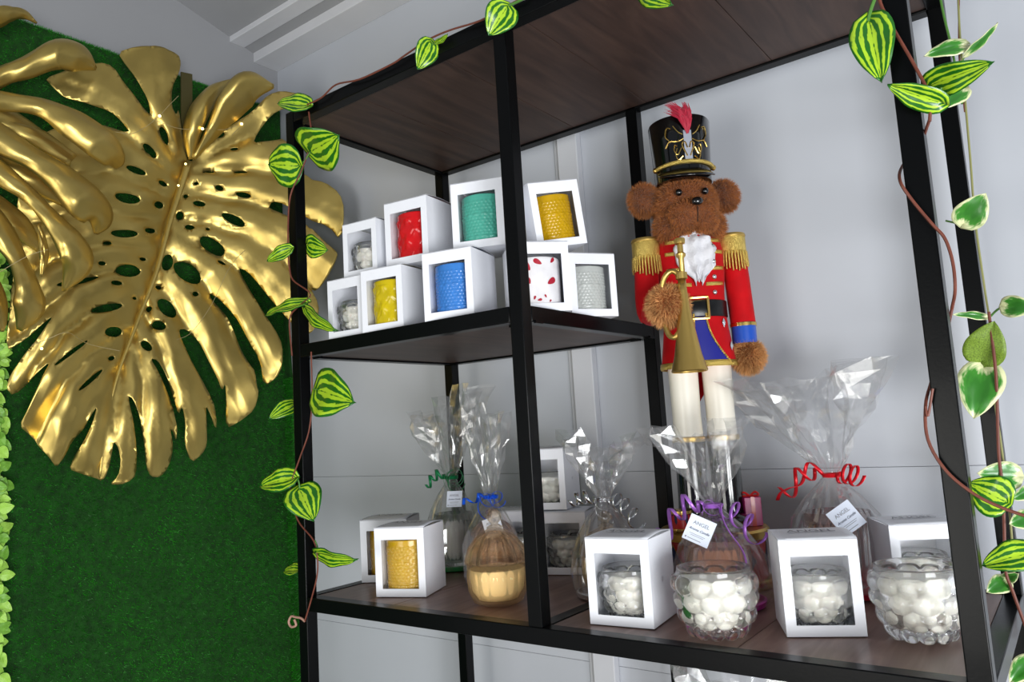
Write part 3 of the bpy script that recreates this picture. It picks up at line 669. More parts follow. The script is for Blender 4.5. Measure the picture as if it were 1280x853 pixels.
# head
def headf(p): return p
b = MB(); b.ball((0, 0, .690), .056, 28, 18, (1.05, .97, .98)); b.ball((0, -.042, .660), .040, 24, 14, (1.15, .95, .80)); b.ball((-.019, -.056, .647), .022, 16, 10); b.ball((.019, -.056, .647), .022, 16, 10)
b.ball((-.036, -.018, .645), .028, 18, 12); b.ball((.036, -.018, .645), .028, 18, 12)
b.build('head', fur_m, NK, auto=180)
for s in (-1, 1):
    b = MB(); b.ball((s * .075, .004, .708), .026, 20, 12, (1, .55, 1.05)); b.build('ear', fur_m, NK)
    b = MB(); b.ball((s * .024, -.0555, .701), .0065, 14, 8); b.build('eye', black, NK)
b = MB(); b.ball((0, -.084, .675), .0090, 16, 10, (1.15, .8, .85)); b.build('nose', black, NK)
b = MB(); b.tube(smooth_path([(0, -.084, .666), (0, -.080, .652), (0, -.075, .640)], 4), .0009, 5); b.build('mouth_line', mat('dark_thread', '1c0d05', .8), NK)
b = MB(); b.ball((.089, -.006, .402), .027, 18, 12, (1.0, .9, 1.05)); b.build('paw', fur_m, NK)
b = MB(); b.ball((-.070, -.092, .490), .033, 18, 12, (1, .95, 1)); b.build('paw', fur_m, NK)
# fur strands
def fur(name, blobs, n, L, mm):
    vs = []; 
    for (c, r, sc, cnt, l) in blobs:
        k = int(n * cnt); g = rng.normal(0, 1, (k, 3)); g /= np.linalg.norm(g, axis=1)[:, None]
        sc = np.array(sc); P = np.array(c) + g * sc * r * .97; N = g / sc; N /= np.linalg.norm(N, axis=1)[:, None]
        d = N + rng.normal(0, .28, (k, 3)) + np.array([0, 0, -.30]); d /= np.linalg.norm(d, axis=1)[:, None]
        s = np.cross(d, rng.normal(0, 1, (k, 3))); s /= np.linalg.norm(s, axis=1)[:, None]; ll = L * l * rng.uniform(.6, 1.15, (k, 1))
        vs.append(np.stack([P - s * .0006, P + s * .0006, P + d * ll + np.array([0, 0, -.12]) * ll], 1).reshape(-1, 3))
    v = np.concatenate(vs); n3 = len(v) // 3
    me = bpy.data.meshes.new(name); me.vertices.add(len(v)); me.vertices.foreach_set('co', v.ravel()); me.loops.add(len(v)); me.loops.foreach_set('vertex_index', np.arange(len(v)))
    me.polygons.add(n3); me.polygons.foreach_set('loop_start', np.arange(n3) * 3); me.polygons.foreach_set('loop_total', np.full(n3, 3)); me.update(); me.materials.append(mm)
    o = bpy.data.objects.new(name, me); COL.objects.link(o); o.parent = NK; o['kind'] = 'stuff'; return o
fur('head_fur', [((0, 0, .690), .056, (1.05, .97, .98), 1.6, .8), ((0, -.042, .660), .040, (1.15, .95, .80), .5, .55), ((-.019, -.056, .647), .022, (1, 1, 1), .3, .55), ((.019, -.056, .647), .022, (1, 1, 1), .3, .55),
                 ((-.036, -.018, .645), .028, (1, 1, 1), .4, .9), ((.036, -.018, .645), .028, (1, 1, 1), .4, .9)], 9000, .012, fur_s)
fur('ear_fur', [((.075, .004, .708), .026, (1, .55, 1.05), .5, 1), ((-.075, .004, .708), .026, (1, .55, 1.05), .5, 1)], 11000, .012, fur_s)
fur('paw_fur', [((.089, -.006, .402), .027, (1, .9, 1.05), .5, 1), ((-.070, -.092, .490), .033, (1, .95, 1), .5, 1)], 12000, .012, fur_l)
# hat
HZ = .738
b = MB(); b.lathe([(.052, HZ - .008), (.0525, HZ + .02), (.0550, HZ + .070), (.0570, HZ + .106), (.0555, HZ + .109), (.0535, HZ + .1075), (.001, HZ + .1070)], 56, cy=-.004); b.build('hat', black, NK)
b = MB(); vs = []; fs = []; N = 28; K = 4
for i in range(N + 1):
    a = -1.25 + 2.5 * i / N; ext = cos(a / 1.25 * pi / 2) ** .7
    for j in range(K + 1):
        t = j / K; rr = .051 + .022 * t * ext; vs.append((rr * sin(a), -rr * cos(a) - .004, HZ + .008 - .020 * t * ext))
fs = [(i * (K + 1) + j, i * (K + 1) + j + 1, (i + 1) * (K + 1) + j + 1, (i + 1) * (K + 1) + j) for i in range(N) for j in range(K)]
MB().add(vs, fs).build('hat_visor', black, NK, solid=.0025)
b = MB(); b.tube([(.0555 * sin(a), -.0555 * cos(a) - .004, HZ + .017 + .003 * cos(a)) for a in [-1.3 + 2.6 * i / 24 for i in range(25)]], .0036, 8); b.build('hat_cord', trimg, NK)
for s in (-1, 1): b = MB(); b.ball((.056 * sin(1.3) * s, -.056 * cos(1.3) - .004, HZ + .018), .0055, 12, 8); b.build('hat_cord_button', gold2, NK)
def hatp(a, z, dr=.001): r = .052 + (z - HZ) * .047 + dr; return (r * sin(a), -r * cos(a) - .004, z)
vs = [hatp(a, HZ + z, .0008) for z in (.024, .045, .062, .078) for a in (-.13, 0, .13)]
MB().add(vs, [(r * 3 + i, r * 3 + i + 1, (r + 1) * 3 + i + 1, (r + 1) * 3 + i) for r in range(3) for i in range(2)]).build('hat_emblem', mat('pale_silver_cloth', 'aeb3c0', .35, .3), NK)
for s in (-1, 1):
    for pts in ([(.05, .030), (.20, .052), (.10, .056), (.03, .045)], [(.22, .046), (.36, .034), (.46, .042), (.44, .052), (.36, .050)], [(.14, .062), (.34, .058), (.60, .060), (.76, .050)], [(.60, .062), (.72, .072), (.66, .086), (.52, .084)], [(.16, .070), (.30, .076), (.44, .088)], [(.20, .030), (.34, .024), (.42, .034), (.36, .046)]):
        b = MB(); b.tube(smooth_path([hatp(s * a, HZ + z, .0012) for a, z in pts], 6), .0012, 5); b.build('hat_scroll', gold2, NK)
fe = mat('crimson_feather', 'b00f33', .6, sheen=.4); b = MB()
for k in range(130):
    a0 = random.uniform(-.07, .07); u = random.random(); p0 = V(hatp(a0 * .5, HZ + .070 + .02 * random.random(), .003)); spread = random.uniform(-.016, .012)
    p1 = p0 + V((spread * .8 - .003, -.004 - .005 * random.random(), .024)); p2 = p0 + V((spread * 1.1 - .006 - .020 * u * (spread < 0), .002, .036 + .008 * random.random()))
    b.strip([p0, p0.lerp(p1, .5) + V((0, -.002, 0)), p1, p2], [.0008, .0036, .0034, .0007], V((cos(a0 * 9), sin(a0 * 9) * .6, .2)).normalized())
b.build('hat_feather', fe, NK)
# horn, held in the left-hand paw
HC = V((-.048, -.116, 0))
prof = [(.0058, .552), (.0100, .553), (.0105, .556), (.0062, .562), (.0060, .575)]
b = MB(); b.lathe([(.0285, .372), (.0300, .374), (.0285, .379), (.0225, .400), (.0155, .440), (.0095, .480), (.0070, .510), (.0062, .530)], 40, HC.x, HC.y, cap0=False, cap1=False)
b.lathe([(.0062, .530), (.0095, .531), (.0095, .541), (.0062, .542)], 28, HC.x, HC.y, cap0=False, cap1=False); b.build('horn_bell', gold3, NK, solid=.001)
b = MB(); b.tube(smooth_path([HC + V((0, 0, .520)), HC + V((-.004, 0, .536)), HC + V((-.014, .004, .546)), HC + V((-.026, .008, .538)), HC + V((-.032, .016, .515)), HC + V((-.032, .018, .470)), HC + V((-.028, .012, .440)), HC + V((-.020, .004, .432)), HC + V((-.012, -.0, .44))], 6), .0046, 10); b.build('horn_tube', gold3, NK)
b = MB(); b.lathe([(.0048, .530), (.0048, .566), (.0080, .570), (.0085, .574), (.0052, .577), (.0050, .590), (.0088, .592), (.0095, .599), (.0088, .601)], 24, HC.x + .002, HC.y); b.build('horn_mouthpiece', gold3, NK)

# ---------------------------------------------------------------- golden leaves
def pip(x, y, P):
    c = False; j = len(P) - 1
    for i in range(len(P)):
        if (P[i][1] > y) != (P[j][1] > y) and x < (P[j][0] - P[i][0]) * (y - P[i][1]) / (P[j][1] - P[i][1]) + P[i][0]: c = not c
        j = i
    return c
def leafX(u):  # how the sheet bends out of the corner
    return -.66 + (max(0, u - 250) / 180) ** 1.7 * .27
OUT = [(222, 142), (219, 150), (213, 140), (213, 118), (222, 100), (225, 85), (222, 72), (200, 60), (170, 57), (147, 62), (158, 84), (172, 108), (183, 130), (188, 149), (180, 143), (169, 130), (155, 112), (141, 91), (123, 84), (84, 92), (56, 98), (66, 112), (80, 126), (102, 134), (137, 146), (152, 159), (164, 173),
       (120, 158), (60, 160), (28, 200), (18, 300), (14, 380), (6, 440), (30, 428), (50, 412), (70, 396), (50, 424), (32, 444), (12, 470), (8, 486), (16, 495), (40, 474), (66, 452), (52, 478), (36, 512), (24, 533), (38, 545), (50, 560), (62, 572), (70, 585), (80, 572), (90, 552), (104, 538), (113, 522), (122, 508), (116, 530), (106, 551), (92, 573), (86, 587), (100, 592), (116, 597), (129, 602), (136, 585), (140, 565), (142, 552), (148, 560), (151, 578), (148, 595), (137, 606), (150, 606), (160, 603), (170, 594), (170, 560), (166, 528), (159, 495), (166, 500), (174, 520), (180, 555), (183, 585), (188, 596), (200, 597), (211, 583), (216, 560), (211, 535), (216, 540), (220, 552), (221, 535), (216, 515), (212, 503), (196, 465), (187, 450), (196, 452), (206, 468), (215, 495), (222, 520), (226, 508), (231, 530), (230, 556), (239, 579), (252, 568), (258, 556), (256, 530), (255, 507), (262, 520), (268, 536), (272, 530), (268, 508), (258, 490), (238, 455), (224, 425), (222, 414), (232, 413), (246, 428), (258, 452), (270, 476), (276, 490), (279, 480), (282, 500), (283, 536), (300, 527), (318, 512), (323, 490), (319, 465), (310, 455), (298, 436), (292, 420), (282, 397), (262, 376), (260, 368), (272, 376), (290, 396), (306, 424), (324, 452), (331, 483), (346, 472), (353, 458), (353, 432), (342, 412), (326, 392), (308, 362), (295, 337), (306, 342), (322, 360), (340, 382), (360, 402), (376, 417), (388, 418), (397, 404), (398, 380), (386, 360), (398, 363), (410, 345), (422, 320), (420, 314), (400, 300), (380, 282), (356, 274), (334, 264), (336, 257), (352, 260), (382, 277), (410, 284), (427, 300), (430, 262), (424, 243), (404, 230), (384, 227), (370, 205), (358, 172), (332, 181), (313, 186), (320, 170), (336, 150), (352, 140), (372, 134), (385, 128), (376, 119), (350, 117), (332, 126), (312, 148), (285, 165), (262, 180), (246, 196), (238, 203), (232, 196), (226, 170)]
HOLES = [(204, 174, 4, 11, -25), (186.5, 193, 11, 4.2, 42), (169.5, 218, 13, 3.5, 20), (203, 231.5, 6, 2.8, 25), (159, 253, 16, 6, 8), (198, 258.5, 6, 4.2, 0), (155, 296.5, 17, 4.5, 0), (187, 291, 7, 3.5, -5), (274, 175, 5, 3, -30), (290, 193, 5, 2.4, -5), (260, 217.5, 7, 1.8, 5), (299, 219.5, 8.5, 2, 0), (244.5, 231.5, 3, 1.8, 0), (272.5, 239, 5.3, 2.8, 20), (302, 248, 9.5, 2.8, 12), (248, 257.5, 7.8, 3.9, 15), (232, 246, 3, 2.5, 0), (224.5, 270, 4.6, 5, 0), (236.5, 286, 6, 3.5, 15), (289, 279.5, 16, 5, 28), (258, 290, 2.8, 2.2, 0),
         (134, 308, 5.6, 2.4, 0), (237, 286, 4, 3, 0), (263.5, 311, 18, 8, 35), (159.5, 341, 16, 7.6, 0), (127.5, 333.5, 4.8, 2.4, 0), (145.5, 357, 7.2, 2.8, 0), (178, 326, 4.4, 2.4, 0), (133.5, 387, 20, 5.2, -12), (141.5, 416.5, 11, 6, -10), (168, 373.5, 2.8, 2, 0), (139, 449, 4.4, 2.8, -20), (209, 329, 7, 11, 10), (233, 343, 20, 11, 38), (198, 359.5, 4, 2.8, 20), (242.5, 371, 4, 3.2, 0), (208, 387, 15, 9, 48), (186, 387, 3.6, 3.6, 0), (198, 409, 8.8, 5.6, 20), (275, 332, 5.6, 2.4, 25), (182.5, 434, 8.5, 5, 45), (90, 444, 26, 2.6, -37), (113.5, 477, 20, 2.9, -42), (98, 355.5, 27, 3.6, -12)]
VEINS = [[(232, 205), (200, 130), (190, 58)], [(230, 215), (150, 140), (60, 98)], [(222, 240), (140, 190), (40, 200)], [(216, 265), (130, 240), (20, 260)], [(210, 285), (120, 290), (20, 320)], [(200, 320), (110, 330), (10, 400)], [(192, 345), (100, 370), (10, 478)], [(178, 385), (90, 430), (30, 530)], [(164, 425), (100, 490), (68, 582)], [(150, 465), (128, 540), (108, 594)],
         [(235, 205), (300, 158), (375, 122)], [(233, 210), (310, 200), (365, 190)], [(228, 225), (330, 238), (428, 270)], [(220, 255), (320, 278), (412, 340)], [(215, 280), (300, 320), (392, 410)], [(207, 300), (270, 340), (345, 465)], [(198, 330), (255, 390), (305, 525)], [(187, 360), (220, 440), (242, 575)], [(174, 400), (192, 480), (194, 594)], [(160, 440), (160, 520), (158, 602)]]
MID = [(235, 203), (222, 245), (211, 280), (195, 340), (171, 403), (146, 471), (132, 535), (124, 598)]
def seg_d(px, py, poly):
    best = 1e9; bt = 0; L = 0; sgn = 1
    for (ax, ay), (bx, by) in zip(poly, poly[1:]):
        dx, dy = bx - ax, by - ay; l2 = dx * dx + dy * dy; t = max(0, min(1, ((px - ax) * dx + (py - ay) * dy) / l2)); d = math.hypot(px - ax - t * dx, py - ay - t * dy)
        if d < best: best = d; bt = L + t * sqrt(l2); sgn = 1 if (px - ax) * dy - (py - ay) * dx > 0 else -1
        L += sqrt(l2)
    return best, bt, sgn
gl = thing('golden_monstera_leaf', 'large golden split monstera leaf hanging whole on the green mat', 'leaf ornament', at(235, 205, X=-.65))
GO = gl.location.copy()
def dense(P, step, closed=True):
    out = []; n = len(P)
    for i in range(n if closed else n - 1):
        a, b = P[i], P[(i + 1) % n]; k = max(1, int(math.hypot(b[0] - a[0], b[1] - a[1]) / step)); out += [(a[0] + (b[0] - a[0]) * j / k, a[1] + (b[1] - a[1]) * j / k) for j in range(k)]
    return out
def chaikin(P):
    out = []; n = len(P)
    for i in range(n):
        a, b = P[i], P[(i + 1) % n]; out += [(a[0] * .78 + b[0] * .22, a[1] * .78 + b[1] * .22), (a[0] * .22 + b[0] * .78, a[1] * .22 + b[1] * .78)]
    return out
pts = []; edges = []
loops = [dense(chaikin(OUT), 5)]
for (cx, cy, rx, ry, an) in HOLES:
    n = 14; a = R(an); loops.append([(cx + rx * cos(t) * cos(a) - ry * sin(t) * sin(a), cy + rx * cos(t) * sin(a) + ry * sin(t) * cos(a)) for t in [2 * pi * i / n for i in range(n)]])
for lp_ in loops:
    k = len(pts); pts += lp_; edges += [(k + i, k + (i + 1) % len(lp_)) for i in range(len(lp_))]
st = 4.6
for iy in range(int(560 / st)):
    for ix in range(int(430 / st)):
        x, y = 4 + ix * st + (st / 2 if iy % 2 else 0), 55 + iy * st
        if pip(x, y, loops[0]) and not any(((x - h[0]) ** 2 + (y - h[1]) ** 2) < (max(h[2], h[3]) + 3) ** 2 and pip(x, y, lp_) for h, lp_ in zip(HOLES, loops[1:])): pts.append((x, y))
r = geometry.delaunay_2d_cdt([V(p) for p in pts], edges, [], 0, 1e-4)
v2, f2 = r[0], r[2]; fs = []
for f in f2:
    cx = sum(v2[i].x for i in f) / 3; cy = sum(v2[i].y for i in f) / 3
    if not pip(cx, cy, loops[0]): continue
    if any(((cx - h[0]) ** 2 + (cy - h[1]) ** 2) < (max(h[2], h[3]) + 1) ** 2 and pip(cx, cy, lp_) for h, lp_ in zip(HOLES, loops[1:])): continue
    fs.append(tuple(f))
vs = []
for p in v2:
    ds = sorted((seg_d(p.x, p.y, vn) + (k,) for k, vn in enumerate(VEINS)), key=lambda q: q[0])
    d1, t1, s1, k1 = ds[0]; d2 = ds[1][0]
    q = d1 / max(1e-3, (d1 + d2)) * 2            # 0 on the vein, 1 between lobes
    dm, tm, sm = seg_d(p.x, p.y, MID)
    h = .019 * min(1, dm / 40) * cos(q * pi / 2) ** 1.0 - .004 * exp(-(d1 / 2.2) ** 2) * min(1, dm / 20)
    L = math.hypot(VEINS[k1][-1][0] - VEINS[k1][0][0], VEINS[k1][-1][1] - VEINS[k1][0][1]); tt = t1 / L
    h += .028 * sin(pi * min(1, tt * .9)) - .035 * max(0, tt - .72) ** 1.0 * 2.2 + .004 * sin(p.x * .11 + k1) * cos(p.y * .09 + k1 * 2) + .005 * s1 * sin(tt * 5 + k1 * 1.7) * min(1, d1 / 10)
    h -= .006 * exp(-(dm / 7) ** 2)
    w_ = at(p.x, p.y, X=leafX(p.x)); dirc = (CAMC - w_).normalized(); nn = V((.9, -.42, 0)).normalized()
    vs.append(w_ + nn * h - GO)
mb = MB(); mb.v = [tuple(v) for v in vs]; mb.f = fs; mb.build('leaf_blade', gold, gl, solid=.0022, auto=180)
mb = MB(); P = smooth_path([at(x, y, X=leafX(x)) + V((.008, -.003, 0)) - GO for x, y in MID], 5); n = len(P); mb.tube(P, [.010 * (1 - .8 * i / n) for i in range(n)], 10, flat=.6); mb.build('midrib', gold, gl, auto=180)
def ribbon(parent, cen, wid, X, name='lobe', bulge=.22, curl=.25, tip=.0, org=None, nn=(.88, -.47, 0)):
    n = 7; c = [(x, y) for x, y in cen]; P2 = smooth_path([(x, y, 0) for x, y in c], 7); Wd = smooth_path([(q, 0, 0) for q in wid], 7); Xs = lerp_list(X, 7) if isinstance(X, list) else [X] * len(P2)
    vs = []; K = 10; N = len(P2); nn = V(nn).normalized()
    for i, p in enumerate(P2):
        t_ = P2[min(i + 1, N - 1)] - P2[max(i - 1, 0)]; t_.normalize(); nx, ny = -t_.y, t_.x; wv = max(.6, Wd[i].x)
        for j in range(K + 1):
            u = j / K * 2 - 1; q = at(p.x + nx * wv / 2 * u, p.y + ny * wv / 2 * u, X=Xs[i]); sc = wv / 480
            h = sc * bulge * (1 - u * u) * 1.6 + sc * curl * u * sin(i / N * 3) - .0022 * exp(-(u / .12) ** 2) + .0015 * sin(i * .9 + u * 5) + tip * (i / N) ** 3
            vs.append(q + nn * h - org)
    fs = [(i * (K + 1) + j, i * (K + 1) + j + 1, (i + 1) * (K + 1) + j + 1, (i + 1) * (K + 1) + j) for i in range(N - 1) for j in range(K)]
    m = MB(); m.v = [tuple(v) for v in vs]; m.f = fs; return m.build(name, gold, parent, solid=.0022, auto=180)
ribbon(gl, [(239, 200), (240, 168), (250, 138), (268, 114), (292, 100)], [6, 22, 28, 20, 3], [-.63, -.61, -.60, -.60, -.62], 'folded_lobe', .4, .3, org=GO)
ribbon(gl, [(242, 198), (266, 164), (288, 132), (311, 110), (342, 108)], [5, 18, 34, 36, 4], [-.62, -.60, -.56, -.53, -.52], 'folded_lobe', .35, -.3, org=GO)
mb = MB(); q = [at(x, y, X=-.66) - GO for x, y in ((226, 90), (240, 93), (240, 135), (234, 195), (226, 150))]; mb.add(q, [(0, 1, 2, 3, 4)]); mb.build('leaf_stalk', mat('olive_strap', '4a4420', .5), gl, solid=.004, smooth=False)
g2 = thing('golden_monstera_leaf', 'golden monstera leaf at left edge, its curled lobes overlapping the bigger leaf', 'leaf ornament', at(0, 200, X=-.55)); G2 = g2.location.copy()
L2 = [([(-40, 125), (0, 97), (35, 84), (72, 68), (98, 74), (120, 86)], [20, 24, 30, 40, 34, 3], [-.6, -.60, -.58, -.56, -.57, -.60]),
      ([(-60, 120), (0, 127), (50, 134), (90, 155), (125, 180), (143, 200), (146, 211)], [30, 24, 22, 36, 38, 26, 3], [-.56, -.56, -.55, -.53, -.52, -.54, -.57]),
      ([(-60, 140), (0, 175), (40, 198), (75, 222), (105, 252), (124, 272), (120, 293)], [36, 34, 26, 34, 44, 32, 4], [-.55, -.54, -.53, -.51, -.50, -.52, -.55]),
      ([(-50, 175), (0, 217), (35, 243), (62, 272), (88, 305), (96, 330), (79, 364)], [30, 26, 18, 20, 32, 34, 3], [-.54, -.53, -.52, -.50, -.49, -.50, -.54]),
      ([(-40, 240), (0, 290), (22, 325), (34, 358), (36, 385), (24, 413)], [30, 30, 20, 26, 34, 6], [-.53, -.52, -.51, -.49, -.50, -.53]),
      ([(48, 280), (53, 300), (55, 322), (51, 346)], [3, 8, 9, 2], [-.54, -.54, -.54, -.55]),
      ([(-20, 195), (12, 208), (50, 226), (86, 250)], [14, 18, 32, 20], [-.57, -.57, -.575, -.58]),
      ([(-30, 240), (0, 262), (25, 284), (50, 312)], [24, 26, 26, 8], [-.56, -.56, -.565, -.58]),
      ([(-20, 142), (15, 158), (50, 174), (92, 202)], [16, 16, 22, 16], [-.57, -.57, -.575, -.58]),
      ([(-40, 140), (0, 148), (30, 160), (60, 172)], [40, 34, 22, 6], [-.58, -.58, -.585, -.59]),
      ([(-30, 330), (-8, 365), (0, 395), (3, 415)], [20, 22, 16, 3], [-.50, -.50, -.50, -.51])]
for c, wd, X in L2: ribbon(g2, c, [q * 1.12 for q in wd], X, 'lobe', .24, .16, org=G2)
g3 = thing('golden_monstera_leaf', 'single golden leaf lobe at the top left corner of the photo', 'leaf ornament', at(0, 22, X=-.6)); 
ribbon(g3, [(-70, 60), (-30, 30), (0, 22), (16, 18), (31, 19), (46, 29)], [30, 36, 30, 20, 12, 1], [-.62, -.6, -.59, -.59, -.6, -.61], 'lobe', .4, .2, org=g3.location.copy())
ribbon(g3, [(-70, 60), (-40, 70), (-20, 90)], [30, 26, 3], [-.62, -.62, -.63], 'lobe', .4, .2, org=g3.location.copy())

# fairy lights over the leaves
fl = thing('fairy_lights', 'thin fairy light wire with warm bulbs draped over the gold leaf', 'string lights', at(200, 145, X=-.58)); FO = fl.location.copy()
wm = mat('clear_wire', 'c8b88a', .3, .4)
for pth in ([(144, 165), (165, 167), (183, 158), (199, 145), (211, 132), (223, 120)], [(195, 151), (225, 161), (253, 161), (281, 162), (302, 155), (290, 169)], [(0, 340), (20, 328), (40, 318), (60, 312)], [(40, 432), (60, 424), (85, 416), (110, 430), (150, 439)], [(221, 425), (240, 415), (265, 380), (290, 330), (322, 300)]):
    b = MB(); b.tube(smooth_path([at(x, y, X=-.585 if x > 100 else -.47) - FO for x, y in pth], 5), .0006, 5); b.build('wire', wm, fl)
bm_ = mat('warm_bulb', 'ffe9a8', .3, emit='ffdf90', es=6)
for x, y in ((199.5, 145), (253, 161), (302, 155), (321, 226), (52, 436), (232, 205), (223, 232)):
    b = MB(); b.ball(at(x, y, X=-.585 if x > 100 else -.5) - FO, .0038 if y < 200 else .0028, 10, 6); b.build('bulb', bm_, fl)

# ---------------------------------------------------------------- leaves and vines
def leaf_material(name, kind):
    m = bpy.data.materials.new(name); m.use_nodes = True; nt = m.node_tree; b = nt.nodes['Principled BSDF']; L = nt.links.new; N = nt.nodes.new
    b.inputs['Roughness'].default_value = .35; b.inputs['Coat Weight'].default_value = .2; b.inputs['Subsurface Weight'].default_value = 0
    tc = N('ShaderNodeTexCoord'); sep = N('ShaderNodeSeparateXYZ'); L(tc.outputs['UV'], sep.inputs[0])
    no = N('ShaderNodeTexNoise'); no.inputs['Scale'].default_value = 5; L(tc.outputs['UV'], no.inputs['Vector'])
    def mth(op, a, b_=None, c=None):
        n = N('ShaderNodeMath'); n.operation = op
        for i, v in enumerate((a, b_, c)):
            if v is None: continue
            if isinstance(v, (int, float)): n.inputs[i].default_value = v
            else: L(v, n.inputs[i])
        return n.outputs[0]
    u = mth('ABSOLUTE', sep.outputs[0])
    if kind == 'striped':
        un = mth('MULTIPLY_ADD', mth('SUBTRACT', no.outputs[0], .5), .28, u)
        s = mth('SINE', mth('MULTIPLY', un, 17.5)); fac = N('ShaderNodeMapRange'); L(s, fac.inputs[0]); fac.inputs[1].default_value = .0; fac.inputs[2].default_value = .45
        vv = sep.outputs[1]; env = mth('MULTIPLY', mth('LESS_THAN', u, .93), mth('LESS_THAN', vv, .93)); f2_ = mth('MULTIPLY', fac.outputs[0], env)
        mx = N('ShaderNodeMix'); mx.data_type = 'RGBA'; L(f2_, mx.inputs[0]); mx.inputs[6].default_value = lin('1c6412'); mx.inputs[7].default_value = lin('a9cf2a'); L(mx.outputs[2], b.inputs['Base Color'])
    elif kind == 'cream':
        un = mth('MULTIPLY_ADD', mth('SUBTRACT', no.outputs[0], .5), .7, mth('MAXIMUM', u, mth('MULTIPLY', mth('ABSOLUTE', mth('SUBTRACT', sep.outputs[1], .5)), 2)))
        r = N('ShaderNodeValToRGB'); L(un, r.inputs[0]); e = r.color_ramp.elements; e[0].position = .70; e[0].color = lin('3f8a2c'); e[1].position = .90; e[1].color = lin('dfe3b0'); q = e.new(.35); q.color = lin('2f7422'); L(r.outputs[0], b.inputs['Base Color'])
    MATS[name] = m; return m
striped = leaf_material('striped_leaf', 'striped'); cream = leaf_material('cream_edged_leaf', 'cream')
browned = mat('browned_leaf', '6f8a2c', .5, var=.5, vscale=40); vine_m = mat('brown_vine_stem', '6e3a2c', .5, var=.2, vscale=60); vine_g = mat('green_stem', '4f7f35', .5); vine_l = mat('pale_stem', '8a8a55', .5)
def leaf_mesh(name, m, wd, fold=.12, cup=.10, wave=.02, heart=1, plump=1.0):
    """unit leaf: base at origin, tip at +Y 1, width wd, faces +Z"""
    N, K = 14, 8; vs = []; uv = []
    for i in range(N + 1):
        v = i / N; hw = wd / 2 * (sin(pi * min(1, v ** .62)) ** .75 * 1.0) * (1 if v > 0 else 0); hw = max(hw, .004)
        for j in range(K + 1):
            u = j / K * 2 - 1; x = u * hw; y = v - heart * .10 * abs(u) ** 1.2 * (1 - v) ** 3 * 1.6
            z = fold * abs(x) - cup * (v - .4) ** 2 + wave * sin(v * 14 + (2 if u > 0 else 0)) * abs(u) - .03 * exp(-(u / .15) ** 2)
            vs.append((x, y, z)); uv.append((u, v))
    fs = [(i * (K + 1) + j, i * (K + 1) + j + 1, (i + 1) * (K + 1) + j + 1, (i + 1) * (K + 1) + j) for i in range(N) for j in range(K)]
    me = bpy.data.meshes.new(name); me.from_pydata(vs, [], fs); me.update(); me.materials.append(m)
    l = me.uv_layers.new(name='UVMap')
    for i, lp_ in enumerate(me.loops): l.data[i].uv = uv[lp_.vertex_index]
    me.polygons.foreach_set('use_smooth', [True] * len(me.polygons)); return me
LEAFS = {}
def put_leaf(parent, base, tip, wpx_ratio, kind, tilt=0, org=None, roll=0, cup=.25):
    """leaf from base to tip; wpx_ratio = width / length; tilt turns the blade about its length"""
    key = (kind.name, round(wpx_ratio, 1), round(cup, 2))
    if key not in LEAFS: LEAFS[key] = leaf_mesh('leaf', kind, max(.3, round(wpx_ratio, 1)), cup=cup)
    y = (tip - base); L = y.length; y.normalize(); zc_ = (CAMC - base).normalized(); x = y.cross(zc_).normalized(); z = x.cross(y).normalized()
    mt = Matrix((x, y, z)).transposed().to_4x4(); mt = mt @ Matrix.Rotation(tilt, 4, 'Y')
    o = bpy.data.objects.new('leaf', LEAFS[key]); COL.objects.link(o); o.parent = parent
    o.matrix_local = Matrix.Translation(base - org) @ mt @ Matrix.Diagonal((L, L, L, 1))
    q = o.modifiers.new('thickness', 'SOLIDIFY'); q.thickness = .012; return o
def vine(label, org, stems, leaves, cat='plant', name='vine_garland'):
    o = thing(name, label, cat, org); og = V(org)
    for pts, rad, m in stems: b = MB(); b.tube(smooth_path([V(p) - og for p in pts], 5), rad, 7); b.build('stem', m, o)
    for (b0, t0, Yb, Yt, wr, m, tl) in leaves:
        put_leaf(o, at(*b0, Y=Yb), at(*t0, Y=Yt), wr, m, tl, og)
    return o
def st_(pp, Y): return [at(x, y, Y=(Y if not isinstance(Y, list) else Y[i])) for i, (x, y) in enumerate(pp)]
Yf = -.008
stems = [(st_([(700, -30), (655, -4), (633, 8), (600, 26), (562, 38), (535, 50), (505, 70), (490, 80), (450, 99), (420, 106), (402, 122), (384, 131)], Yf), .0017, vine_m),
         (st_([(386, 140), (389, 175), (377, 213), (363, 245), (360, 290), (361, 330)], Yf), .0017, vine_m), (st_([(361, 330), (366, 350), (388, 368), (372, 384), (362, 400), (365, 445)], Yf), .0016, vine_m),
         (st_([(389, 440), (390, 500), (386, 540), (374, 575), (363, 612), (372, 650), (392, 676), (397, 700), (396, 722), (389, 750), (381, 777)], Yf), .0015, vine_m),
         (st_([(381, 777), (376, 773), (370, 772), (364, 771), (361, 778), (364, 784), (370, 782), (368, 775)], Yf), .0022, mat('pale_vine_end', 'b08878', .5)),
         (st_([(633, 8), (645, 3), (655, -2)], Yf), .0022, vine_g), (st_([(538, 57), (548, 52), (557, 45)], Yf), .002, vine_g), (st_([(371, 208), (380, 202), (388, 190)], Yf), .0016, vine_g), (st_([(375, 615), (374, 605), (372, 598)], Yf), .0016, vine_g),
         (st_([(395, 695), (397, 685), (394, 676)], Yf), .0012, vine_g), (st_([(395, 487), (390, 486)], Yf), .0012, vine_g), (st_([(378, 377), (386, 374), (388, 366)], Yf), .0012, vine_g)]
a_, b_, c_ = Yf - .004, Yf - .02, Yf
